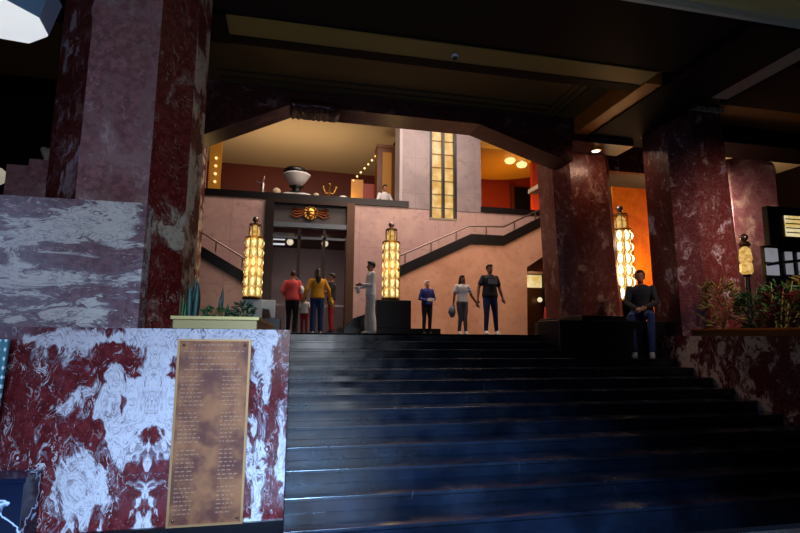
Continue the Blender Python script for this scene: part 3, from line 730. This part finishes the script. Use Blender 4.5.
for z, hw in ((-.145, .17), (-.20, .25), (-.255, .21), (-.31, .19), (-.355, .24)): words(-.64-hw, -.64+hw, z, .013)
for i in range(34):
    z = -.415 - i*.034
    if i % 9 != 8:
        words(-.90, -.90+rnd.uniform(.12, .2), z); words(-.56, -.56+rnd.uniform(.10, .18), z)
L.build('lettering', M['plaquetxt'], pq)

# things at the left edge
bb = thing('stone_bin', 'black marble box with white veins at the lower left corner', 'box', (-2.2, 4.6, ZF))
bx(-2.9, -1.90, 4.5, 4.76, ZF, -1.16).build('body', M['bvein'], bb, bevel=.006)
bx(-2.92, -1.89, 4.49, 4.76, -1.16, -1.125).build('lid', M['bvein'], bb)
tp_ = thing('display_panel', 'teal panel patterned with small white crosses at the left edge', 'panel', (-2.3, 4.6, ZF))
MB().prism([(-2.85, -.84), (-2.20, -.84), (-2.17, -.10), (-2.85, -.10)], 4.62, 4.65, 'y').build('face', M['dots'], tp_)
MB().box(-2.6, -2.55, 4.60, 4.66, -1.125, -.84).build('post', M['blackm'], tp_)
oc = thing('hanging_lantern', 'octagonal hanging lamp with a glowing white underside at the top left', 'lamp', (-2.12, 3.95, 2.13))
def octo(r0, r1, z0, z1): return MB().lathe([(r0, z0), (r1, z1)], (-2.10, 3.86, 0), 8, twist=pi/8+.15)
octo(.29, .295, 2.14, 2.155).build('opal_panel', M['lampw'], oc)
octo(.30, .36, 2.157, 2.42).build('glass_sides', M['lampblue'], oc)
octo(.37, .30, 2.42, 2.48).build('cap', M['blackm'], oc)
MB().tube([(-2.10, 3.86, 2.48), (-2.10, 3.86, 4.3)], .012, 6).build('rod', M['dbrass'], oc)
for ch in oc.children: ch.matrix_parent_inverse = Matrix.Identity(4)
ub = tag(MB().box(-3.52, -3.05, 7.0, 7.6, 0.002, 2.03).box(-3.28, -3.05, 7.0, 7.6, 2.03, 2.12).build('bust_plinth', M['pil']), 'stepped mauve marble plinth at the far left', 'plinth')
u = thing('stone_urn', 'small pale stone urn on the mauve plinth at the far left', 'urn', (-3.17, 7.2, 2.12))
MB().lathe([(.06, 0), (.035, .03), (.04, .08), (.07, .14), (.08, .18)], (-3.17, 7.2, 2.12), 14).build('vase', M['grey_p'], u, True)
MB().ball((-3.215, 7.2, 2.31), .045, 10, 6).ball((-3.125, 7.2, 2.31), .045, 10, 6).ball((-3.17, 7.2, 2.29), .05, 10, 6).build('handle', M['grey_p'], u, True)
gb = thing('globe_lamp', 'round cream globe lamp glowing dimly at the far left', 'lamp', (-4.7, 9.0, 2.0))
MB().ball((-4.68, 9.0, 2.42), (.17, .17, .15), 16, 10).build('globe', glow('dim_lit_globe', (.5, .48, .36), (.6, .56, .42), .55), gb, True)
MB().lathe([(.12, -.0), (.03, .05), (.03, 2.25), (.08, 2.28)], (-4.68, 9.0, 0), 10).build('post', M['dbrass'], gb)

# ------------------------------------------------------------------ planters
def planter(x0, x1, y0, y1, z1, label, mat, lipm):
    t = thing('planter_box', label, 'planter', ((x0+x1)/2, y0, 0))
    m = MB(); w_ = .03
    m.box(x0, x1, y0, y0+w_, .002, z1-.03); m.box(x0, x1, y1-w_, y1, .002, z1-.03); m.box(x0, x0+w_, y0+w_, y1-w_, .002, z1-.03); m.box(x1-w_, x1, y0+w_, y1-w_, .002, z1-.03)
    m.build('box', mat, t, bevel=.003)
    l = MB(); e = .02
    l.box(x0-e, x1+e, y0-e, y0+w_+.01, z1-.03, z1); l.box(x0-e, x1+e, y1-w_-.01, y1+e, z1-.03, z1)
    l.box(x0-e, x0+w_+.01, y0+w_+.01, y1-w_-.01, z1-.03, z1); l.box(x1-w_-.01, x1+e, y0+w_+.01, y1-w_-.01, z1-.03, z1)
    l.build('rim', lipm, t, bevel=.003)
    bx(x0+w_, x1-w_, y0+w_, y1-w_, .002, z1-.06).build('soil', plain('dark_soil', srgb(26, 18, 12), .95, vs=30), t)
    return t
gold = plain('satin_brass_planter', srgb(150, 124, 74), .45, .3)
planter(-1.02, -.30, 4.87, 9.1, .115, 'pale brass planter box on the left pedestal above the plaque', gold, plain('brass_rim', srgb(178, 150, 90), .4, .5))
planter(6.90, 7.9, 5.0, 7.75, .12, 'dark bronze planter box along the right pedestal edge', M['dbrass'], plain('bronze_planter_rim', srgb(170, 104, 50), .3, .9))

def blade(m, base, tip, wd, bend=.0, n=7):
    """one long leaf with a folded midrib"""
    b_ = Vector(base); t_ = Vector(tip); d = t_-b_; side = d.cross(Vector((0, 1, 0)))
    if side.length < 1e-4: side = Vector((1, 0, 0))
    side.normalize(); vs = []
    for i in range(n+1):
        f = i/n; p = b_ + d*f + Vector((0, 0, -bend*f*f))
        w_ = wd*(.45+.9*f if f < .4 else .81*(1-((f-.4)/.6)**2.2)+.004)
        vs += [p - side*w_, p + Vector((0, -.012, 0)), p + side*w_, p + Vector((0, .010, 0))]
    fs = []
    for i in range(n):
        for k in range(4): fs.append((i*4+k, i*4+(k+1) % 4, i*4+4+(k+1) % 4, i*4+4+k))
    fs += [(3, 2, 1, 0), (n*4, n*4+1, n*4+2, n*4+3)]
    m.add(vs, fs)
def snake(x, y, h, n, label, mat, spread=.10, wd=.035, zb=.055):
    t = thing('snake_plant', label, 'plant', (x, y, zb)); rn = random.Random(int(x*100))
    for i in range(n):
        a = rn.uniform(0, 2*pi); m = MB()
        hh = h*rn.uniform(.55, 1) if i else h
        blade(m, (x+.03*cos(a), y+.03*sin(a), zb), (x+spread*cos(a)*(.3 if i == 0 else 1), y+spread*sin(a)*.5, zb+hh), wd)
        m.build('leaf', mat, t, True)
    return t
snake(-.90, 5.10, .44, 6, 'tall teal snake plant standing left in the brass planter', M['leaft'], .045, .036)
snake(-.64, 5.20, .36, 3, 'slimmer teal spiky plant in the middle of the brass planter', M['leaft'], .05, .024)
snake(-.985, 5.12, .27, 3, 'thin dark spiky plant at the left end of the brass planter', M['leafg'], .04, .02)
def bush(x, y, r, h, label, mat, n=150, lw=.03, ll=.09, zb=.055, group=None, sy=1.0, stems=6, sd=0):
    t = thing('leafy_plant', label, 'plant', (x, y, zb), group=group); rn = random.Random(int(x*77)+int(y*31)+sd)
    s_ = MB()
    for i in range(stems):
        a = rn.uniform(0, 2*pi); s_.tube([(x, y, zb), (x+.4*r*cos(a), y+.4*r*sy*sin(a), zb+h*.5), (x+.8*r*cos(a), y+.8*r*sy*sin(a), zb+h*.85)], [.008, .006, .003], 6)
    s_.build('stems', M['leafo'], t)
    m = MB()
    for i in range(n):
        a = rn.uniform(0, 2*pi); q = rn.uniform(.15, 1)**.5; zz = rn.uniform(.12, 1)
        rad = r*q*(.55+.6*sin(pi*zz))*.85
        p = Vector((x+rad*cos(a), y+rad*sy*sin(a), zb+h*zz))
        d = Vector((cos(a)+rn.uniform(-.5, .5), sin(a)*.6+rn.uniform(-.4, .4), rn.uniform(-.2, 1))).normalized()*ll*rn.uniform(.6, 1.2)
        blade(m, p, p+d, lw*rn.uniform(.5, 1), n=3)
    o = m.build('foliage', mat, t, True); o['kind'] = 'stuff'
    return t
bush(-.70, 5.10, .12, .15, 'small bright green leafy plant beside the slimmer spiky plant', M['leafg'], 120, .012, .05)
bush(-.45, 5.12, .11, .19, 'dark green leafy plant at the right end of the brass planter', plain('deep_green_leaf', srgb(30, 60, 34), .45, var=.4, vs=9), 120, .012, .06)
rl = [('tall olive leafy plant at the pillar end of the bronze planter', 'leafo', 7.25, 7.45, .30, .85, .055),
      ('dark green bushy plant next to the tall olive plant in the bronze planter', 'leafg', 7.45, 6.95, .30, .62, .05),
      ('russet leafed plant in the middle of the bronze planter', 'leafr', 7.35, 6.45, .26, .60, .045),
      ('olive bushy plant with russet neighbours at the near middle of the bronze planter', 'leafo', 7.5, 5.95, .26, .55, .05),
      ('russet plant at the near right end of the bronze planter', 'leafr', 7.3, 5.5, .24, .48, .045)]
for (lb, mt, x, y, r, h, lw) in rl:
    bush(x, y, r, h, lb, M[mt], 130, lw*.6, .16, .058)
# shrubs behind the planter, on the landing pedestal top
for (lb, mt, x, y, r, h) in (('broad dark green shrub standing right of the near oxblood pillar', 'leafg', 9.12, 7.95, .38, 1.0),
                             ('yellow olive shrub in front of the white panelled booth', 'leafo', 9.85, 8.0, .34, 1.15),
                             ('russet shrub at the right edge in front of the booth', 'leafr', 10.6, 8.0, .36, .95)):
    bush(x, y, r, h, lb, M[mt], 190, .045, .2, 0.002)
# blades standing out yellow
sp_ = thing('spiky_grass', 'yellow green spiky leaves rising among the dark planting at right', 'plant', (8.5, 7.5, .002))
for i, (dx, h) in enumerate(((-.22, .95), (.02, .8), (.25, 1.0), (.5, .7))):
    m = MB(); blade(m, (8.55+dx*.3, 7.55, .002), (8.55+dx, 7.45, .002+h), .03); m.build('leaf', plain('yellow_green_leaf', srgb(128, 116, 60), .5, var=.3), sp_, True)

# ------------------------------------------------------------------ right background
rk = thing('marble_pillar', 'rose marble pillar standing far right behind the dark booth', 'pillar', (11.3, 11.3, 0))
MB().prism([(10.9, 10.6), (12.3, 10.6), (12.75, 10.95), (12.75, 12.0), (10.6, 12.0), (10.6, 10.9)], 0.002, 4.5).build('shaft', M['rose'], rk)
MB().lathe([(.95, 4.5), (.7, 4.65), (.5, 4.72)], (11.65, 11.3, 0), 24, twist=.2).build('capital', M['rose'], rk, True)
struct(bx(8.4, 15, 10.46, 16.9, 5.2, 5.35).build('ceiling_side', M['white_p']), 'cream ceiling of the right side hall', 'ceiling')
struct(bx(8.4, 15, 10.46, 11.3, 5.0, 5.2).build('trim_8', M['goldpaint']), 'gold ceiling moulding of the right side hall', 'moulding')
bo = thing('ticket_booth', 'dark booth with a small lit barred window and white panels below', 'booth', (10.8, 9.2, 0))
bx(10.12, 12.2, 8.98, 9.12, 1.98, 2.86).build('upper_case', M['blackm'], bo, bevel=.01)
bx(10.0, 12.2, 9.04, 9.12, 0.002, 1.98).build('lower_case', M['blackm'], bo)
bx(10.55, 11.3, 8.955, 8.98, 2.20, 2.66).build('lit_window', M['winlit'], bo)
m_ = MB()
for z in (2.27, 2.37, 2.47, 2.57): m_.box(10.55, 11.3, 8.94, 8.955, z, z+.022)
m_.build('window_bars', M['blackm'], bo)
for x0, x1, z0, z1 in ((9.9, 10.30, 1.62, 1.92), (9.9, 10.30, 1.33, 1.56), (10.42, 10.68, 1.36, 1.86), (10.76, 11.1, 1.36, 1.86)):
    bx(x0+.12, x1+.02, 9.0, 9.04, z0, z1).build('white_panel', M['milk'], bo)
MB().tube([(10.0, 8.97, 1.55), (10.3, 8.97, 1.60), (11.3, 8.97, 1.72)], .035, 8).build('rail', M['blackm'], bo)
tl2 = thing('tiered_lantern', 'small far lantern with a silver finial left of the dark booth', 'lantern', (9.75, 9.3, 0))
MB().lathe([(.14, 0), (.12, .05), (.06, .1), (.05, 1.3), (.1, 1.36)], (9.78, 9.3, 0), 12).build('post', M['blackm'], tl2)
MB().lathe([(.08, 1.36), (.13, 1.42), (.12, 1.6), (.10, 1.62), (.13, 1.7), (.11, 1.92), (.05, 1.98)], (9.78, 9.3, 0), 8).build('glass_shade', M['lantern'], tl2)
MB().lathe([(.09, 1.98), (.12, 2.02), (.10, 2.08), (.03, 2.12)], (9.78, 9.3, 0), 12).build('cap', M['dbrass'], tl2)
MB().ball((9.78, 9.3, 2.19), .085, 12, 8).build('finial', M['chrome'], tl2, True)

# ------------------------------------------------------------------ people
def person(label, loc, rz, H, top, trous, hair, skin='skin', pose=None, sleeve='short', long_hair=0, flare=0, cat='person',
           shoe='white', width=1.0, hem=.0, head_turn=0, bare=False, seated=False, name='person'):
    k = H/1.72
    J = dict(pelvis=(0, 0, .95), waist=(0, 0, 1.08), chest=(0, 0, 1.30), neck=(0, 0, 1.47), head=(0, -.012, 1.60),
             sl=(.175, 0, 1.405), sr=(-.175, 0, 1.405), el=(.235, .02, 1.13), er=(-.235, .02, 1.13), wl=(.25, -.04, .89), wr=(-.25, -.04, .89),
             hl=(.09, 0, .92), hr=(-.09, 0, .92), kl=(.10, -.01, .50), kr=(-.10, -.01, .50), al=(.105, .02, .085), ar=(-.105, .02, .085),
             lean=0.0)
    if pose: J.update(pose)
    V = {a: Vector(b)*k for a, b in J.items() if a != 'lean'}
    t = thing(name, label, cat, loc, rz if rz else 1e-6)
    pv, ch, nk, hd = V['pelvis'], V['chest'], V['neck'], V['head']
    def ringpath(infl, z0f=-.06, top_in=True):
        P = []
        for f, rx, ry in ((z0f, .150, .105), (0, .165, .118), (.25, .150, .105), (.42, .142, .10), (.66, .160, .112), (.82, .160, .105), (.91, .125, .085), (1.0, .07, .06)):
            p = pv.lerp(nk, f) if f > 0 else pv + (pv-nk)*(-f)
            P.append((p.x, p.y, p.z, (rx*width+infl)*k, (ry*width+infl)*k))
        return P
    # body: one continuous remeshed surface
    m = MB().loft(ringpath(-.008))
    m.tube([ch.lerp(nk, .6), nk, hd - Vector((0, -.01, .06))*k], [.055*k, .052*k, .05*k], 12)
    m.ball(hd + Vector((0, .012, .02))*k, (.074*k, .092*k, .108*k), 16, 12)                # skull
    m.ball(hd + Vector((0, -.022, -.052))*k, (.054*k, .06*k, .062*k), 14, 10)             # jaw
    m.tube([hd + Vector((0, -.078, .012))*k, hd + Vector((0, -.100, -.020))*k], [.010*k, .015*k], 8)   # nose
    for s_ in (-1, 1): m.ball(hd + Vector((.076*s_, .01, -.005))*k, (.012*k, .022*k, .032*k), 8, 6)     # ears
    for s_ in 'lr':
        S_, E_, W_ = V['s'+s_], V['e'+s_], V['w'+s_]
        m.tube([S_, S_.lerp(E_, .5), E_, E_.lerp(W_, .35), W_], [.052*k, .046*k, .038*k, .038*k, .026*k], 12)
        d = (W_-E_).normalized(); sd = d.cross(Vector((0, 1, .2))).normalized()
        if sd.length < .5: sd = Vector((1, 0, 0))
        pn_ = d.cross(sd).normalized()
        palm = W_ + d*.045*k
        m.tube([W_, palm, W_ + d*.08*k], [.026*k, .034*k, .034*k], 10)
        for i, (off, ln) in enumerate(((-.026, .062), (-.009, .072), (.009, .068), (.026, .052))):
            r0 = W_ + d*.085*k + sd*off*k
            m.tube([r0, r0 + d*ln*.55*k + pn_*.006*k, r0 + d*ln*k + pn_*.024*k], [.0105*k, .0095*k, .0085*k], 8)
        ts = 1 if s_ == 'l' else -1
        m.tube([W_ + d*.02*k - sd*.022*k*ts, W_ + d*.05*k - sd*.048*k*ts, W_ + d*.085*k - sd*.052*k*ts], [.013*k, .012*k, .010*k], 8)
        Hh, Kk, Aa = V['h'+s_], V['k'+s_], V['a'+s_]
        m.tube([Hh, Hh.lerp(Kk, .5), Kk, Kk.lerp(Aa, .35), Aa], [.082*k, .070*k, .052*k, .052*k, .036*k], 12)
        m.tube([Aa, Aa + Vector((0, -.06, -.045))*k, Aa + Vector((0, -.14, -.055))*k], [.036*k, .034*k, .026*k], 10)
    m.build('body', M[skin], t, True, voxel=.011*max(.8, k))
    # face
    for s_ in (-1, 1):
        MB().ball(hd + Vector((.028*s_, -.078, .016))*k, (.011*k, .006*k, .006*k), 8, 6).build('eye', M['hairk'], t, True)
    MB().ball(hd + Vector((0, -.081, -.055))*k, (.022*k, .006*k, .006*k), 8, 6).build('mouth', plain('lip', srgb(140, 60, 56), .5), t, True)
    # top
    tm = MB().loft(ringpath(.012, -.06-hem))
    for s_ in 'lr':
        S_, E_, W_ = V['s'+s_], V['e'+s_], V['w'+s_]
        if sleeve == 'short': tm.tube([S_, S_.lerp(E_, .62)], [.060*k, .066*k], 12)
        elif sleeve == 'long': tm.tube([S_, S_.lerp(E_, .5), E_, E_.lerp(W_, .5), E_.lerp(W_, .93)], [.060*k, .058*k, .052*k, .048*k, .042*k], 12)
        else: tm.tube([S_, S_.lerp(E_, .15)], [.06*k, .055*k], 12)
    tm.build('top', M[top], t, True, voxel=.012)
    # trousers
    q = MB().loft([(pv.x, pv.y, pv.z-.10*k, .14*k*width, .11*k), (pv.x, pv.y, pv.z-.02*k, .172*k*width, .125*k), (pv.x, pv.y, pv.z+.08*k, .155*k*width, .112*k)])
    for s_ in 'lr':
        Hh, Kk, Aa = V['h'+s_], V['k'+s_], V['a'+s_]
        a2 = Aa + Vector((0, 0, .0 if flare else .03))*k
        q.tube([Hh, Hh.lerp(Kk, .5), Kk, Kk.lerp(a2, .5), a2], [.098*k, .088*k, (.066+flare*.5)*k, (.060+flare*.9)*k, (.050+flare)*k], 14)
    q.build('trousers', M[trous], t, True, voxel=.012)
    for s_ in 'lr':
        Aa = V['a'+s_]; sh = MB()
        sh.loft([(Aa.x, Aa.y-.055*k, Aa.z-.085*k, .045*k, .13*k), (Aa.x, Aa.y-.055*k, Aa.z-.05*k, .048*k, .132*k), (Aa.x, Aa.y-.03*k, Aa.z-.02*k, .042*k, .09*k), (Aa.x, Aa.y, Aa.z+.015*k, .038*k, .045*k)], 14)
        sh.build('shoe', M[shoe], t, True)
    hm = MB().ball(hd + Vector((0, .030, .040))*k, (.086*k, .092*k, .100*k), 18, 12)
    hm.ball(hd + Vector((0, -.03, .098))*k, (.066*k, .06*k, .034*k), 12, 8)
    if long_hair:
        c0 = hd + Vector((0, .06, .0))*k
        hm.tube([c0, c0 + Vector((0, .03, -.12))*k, c0 + Vector((0, .045, -long_hair))*k], [.075*k, .088*k, .045*k], 14)
        for s_ in (-1, 1): hm.tube([hd + Vector((.07*s_, .02, .04))*k, hd + Vector((.082*s_, .03, -.12))*k], [.03*k, .026*k], 10)
    hm.build('hair', M[hair], t, True, voxel=.012)
    return t, V, k

# woman in coral top, back to us
t, V, k = person('person in coral knit top and black trousers walking away by the left lantern', (.02, 13.0, 0), R(172), 1.56, 'coral', 'dkfab', 'hairr',
       pose=dict(el=(.27, .06, 1.14), wl=(.20, -.14, 1.05), kl=(.09, -.06, .50), al=(.09, -.02, .085), ar=(-.09, .12, .10)), sleeve='long', width=1.18, shoe='dkfab', hem=.04)
bag = MB().loft([(-.22, .0, .98, .05, .06), (-.24, .0, 1.06, .06, .08), (-.22, .0, 1.18, .04, .06)]).build('shoulder_bag', M['white'], t, True)
MB().tube([(-.22, 0, 1.15), (-.17, -.05, 1.3), (-.08, 0, 1.40)], .008, 6).build('bag_strap', M['white'], bag, True)
# woman in mustard top with long dark hair
t, V, k = person('person with long dark hair in mustard top and blue jeans, back turned', (.62, 12.6, 0), R(185), 1.58, 'mustard', 'jeans', 'hairk',
       pose=dict(el=(.30, .05, 1.14), wl=(.36, -.02, .92), er=(-.30, .05, 1.14), wr=(-.34, -.05, .92)), sleeve='long', long_hair=.34, width=1.15, flare=.02)
bag = MB().loft([(-.36, -.02, .62, .03, .07), (-.37, -.02, .70, .035, .12), (-.36, -.02, .80, .03, .11)]).build('handbag', M['lime'], t, True)
MB().tube([(-.36, -.10, .80), (-.36, -.02, .88), (-.36, .06, .80)], .007, 6).build('handbag_strap', M['lime'], bag, True)
person('small child in white top and red trousers between the two women', (.33, 12.9, 0), R(170), .92, 'white', 'red', 'hairk', sleeve='short', shoe='dkfab', width=1.1)
t, V, k = person('person in dark top and red trousers standing by the portal post', (1.04, 13.6, 0), R(-100), 1.60, 'dkfab', 'red', 'hairk', skin='skin',
       pose=dict(el=(.24, -.05, 1.15), wl=(.12, -.28, 1.18), er=(-.24, -.05, 1.15), wr=(-.08, -.30, 1.20)), sleeve='short', shoe='dkfab')
MB().box(-.12, .12, -.42, -.38, 1.14, 1.32).build('held_paper', M['white'], t)
# woman in white, profile to the left, wide trousers
t, V, k = person('person in a white top and wide white trousers standing in profile', (1.80, 11.7, 0), R(-82), 1.68, 'white', 'white', 'hairk', skin='skin',
       pose=dict(el=(.20, -.04, 1.13), wl=(.10, -.24, 1.14), er=(-.20, -.04, 1.13), wr=(-.08, -.25, 1.10), kl=(.06, 0, .5), kr=(-.06, -.02, .5), al=(.06, .03, .085), ar=(-.06, -.02, .085)),
       sleeve='long', flare=.05, hem=.16, width=.98)
MB().loft([(0, -.30, .92, .02, .03), (0, -.31, 1.0, .03, .05), (0, -.30, 1.16, .025, .045)]).build('held_white_bag', M['white'], t, True)
# small elderly person in blue jacket
t, V, k = person('short white haired person in royal blue jacket and black trousers holding things at the waist', (3.50, 13.0, 0), R(12), 1.42, 'bluefab', 'dkfab', 'hairw', skin='skin',
       pose=dict(el=(.27, .0, 1.12), wl=(.10, -.20, 1.08), er=(-.27, .0, 1.12), wr=(-.10, -.20, 1.06)), sleeve='long', shoe='dkfab', width=1.15)
MB().box(-.09, .09, -.25, -.21, .86, .94).build('held_leaflet', M['white'], t)
# girl in white tee
t, V, k = person('girl in white tee and grey jeans holding the hand of the tall man', (4.13, 12.0, 0), R(6), 1.46, 'white', 'greyfab', 'hairk', skin='skind',
       pose=dict(er=(-.24, .02, 1.13), wr=(-.28, .0, .88), el=(.30, .02, 1.16), wl=(.46, .0, .92), kl=(.07, -.04, .5), kr=(-.06, .0, .5), al=(.09, -.03, .085), ar=(-.08, .05, .085)), sleeve='short', width=.95, long_hair=.16)
MB().loft([(-.27, .0, .42, .05, .04), (-.28, .0, .55, .10, .045), (-.26, .0, .70, .07, .03)]).build('shopping_bag', M['printg'], t, True)
# tall man
t, V, k = person('tall man in charcoal tee with grey chest print and blue jeans', (4.86, 12.0, 0), R(4), 1.76, 'tee', 'jeans', 'hairk', skin='skind',
       pose=dict(er=(-.29, .02, 1.14), wr=(-.34, -.03, .86), el=(.28, .03, 1.13), wl=(.33, -.03, .90), kl=(.13, -.01, .5), kr=(-.11, -.03, .5), al=(.17, .02, .085), ar=(-.13, -.02, .085)), sleeve='short', width=1.18, hem=.05)
MB().box(-.12, .12, -.172, -.155, 1.26, 1.38).build('chest_print', M['printg'], t)
# man seated on the plinth
t, V, k = person('man in black sweater and blue jeans seated on the black plinth edge', (6.76, 8.84, .32), R(-40), 1.86, 'dkfab', 'jeans', 'hairk', skin='skind',
       pose=dict(pelvis=(0, 0, .10), waist=(0, -.02, .24), chest=(0, -.06, .46), neck=(0, -.11, .62), head=(.0, -.15, .76),
                 sl=(.19, -.10, .555), sr=(-.19, -.10, .555), el=(.24, -.18, .29), er=(-.24, -.18, .29), wl=(.08, -.42, .19), wr=(-.07, -.43, .17),
                 hl=(.10, -.04, .08), hr=(-.10, -.04, .08), kl=(.15, -.46, .06), kr=(-.16, -.48, .04), al=(.14, -.50, -.585), ar=(-.13, -.52, -.585)),
       sleeve='long', width=1.15, seated=True)
# balcony visitor
person('person in white shirt and black vest leaning over the left balcony coping', (3.20, 18.0, 3.62), R(10), 1.84, 'white', 'dkfab', 'hairk', skin='skin', width=.9,
       pose=dict(neck=(0, -.06, 1.47), head=(0, -.09, 1.60), el=(.27, -.10, 1.14), er=(-.27, -.10, 1.14), wl=(.20, -.30, 1.08), wr=(-.2, -.30, 1.08)), sleeve='long')
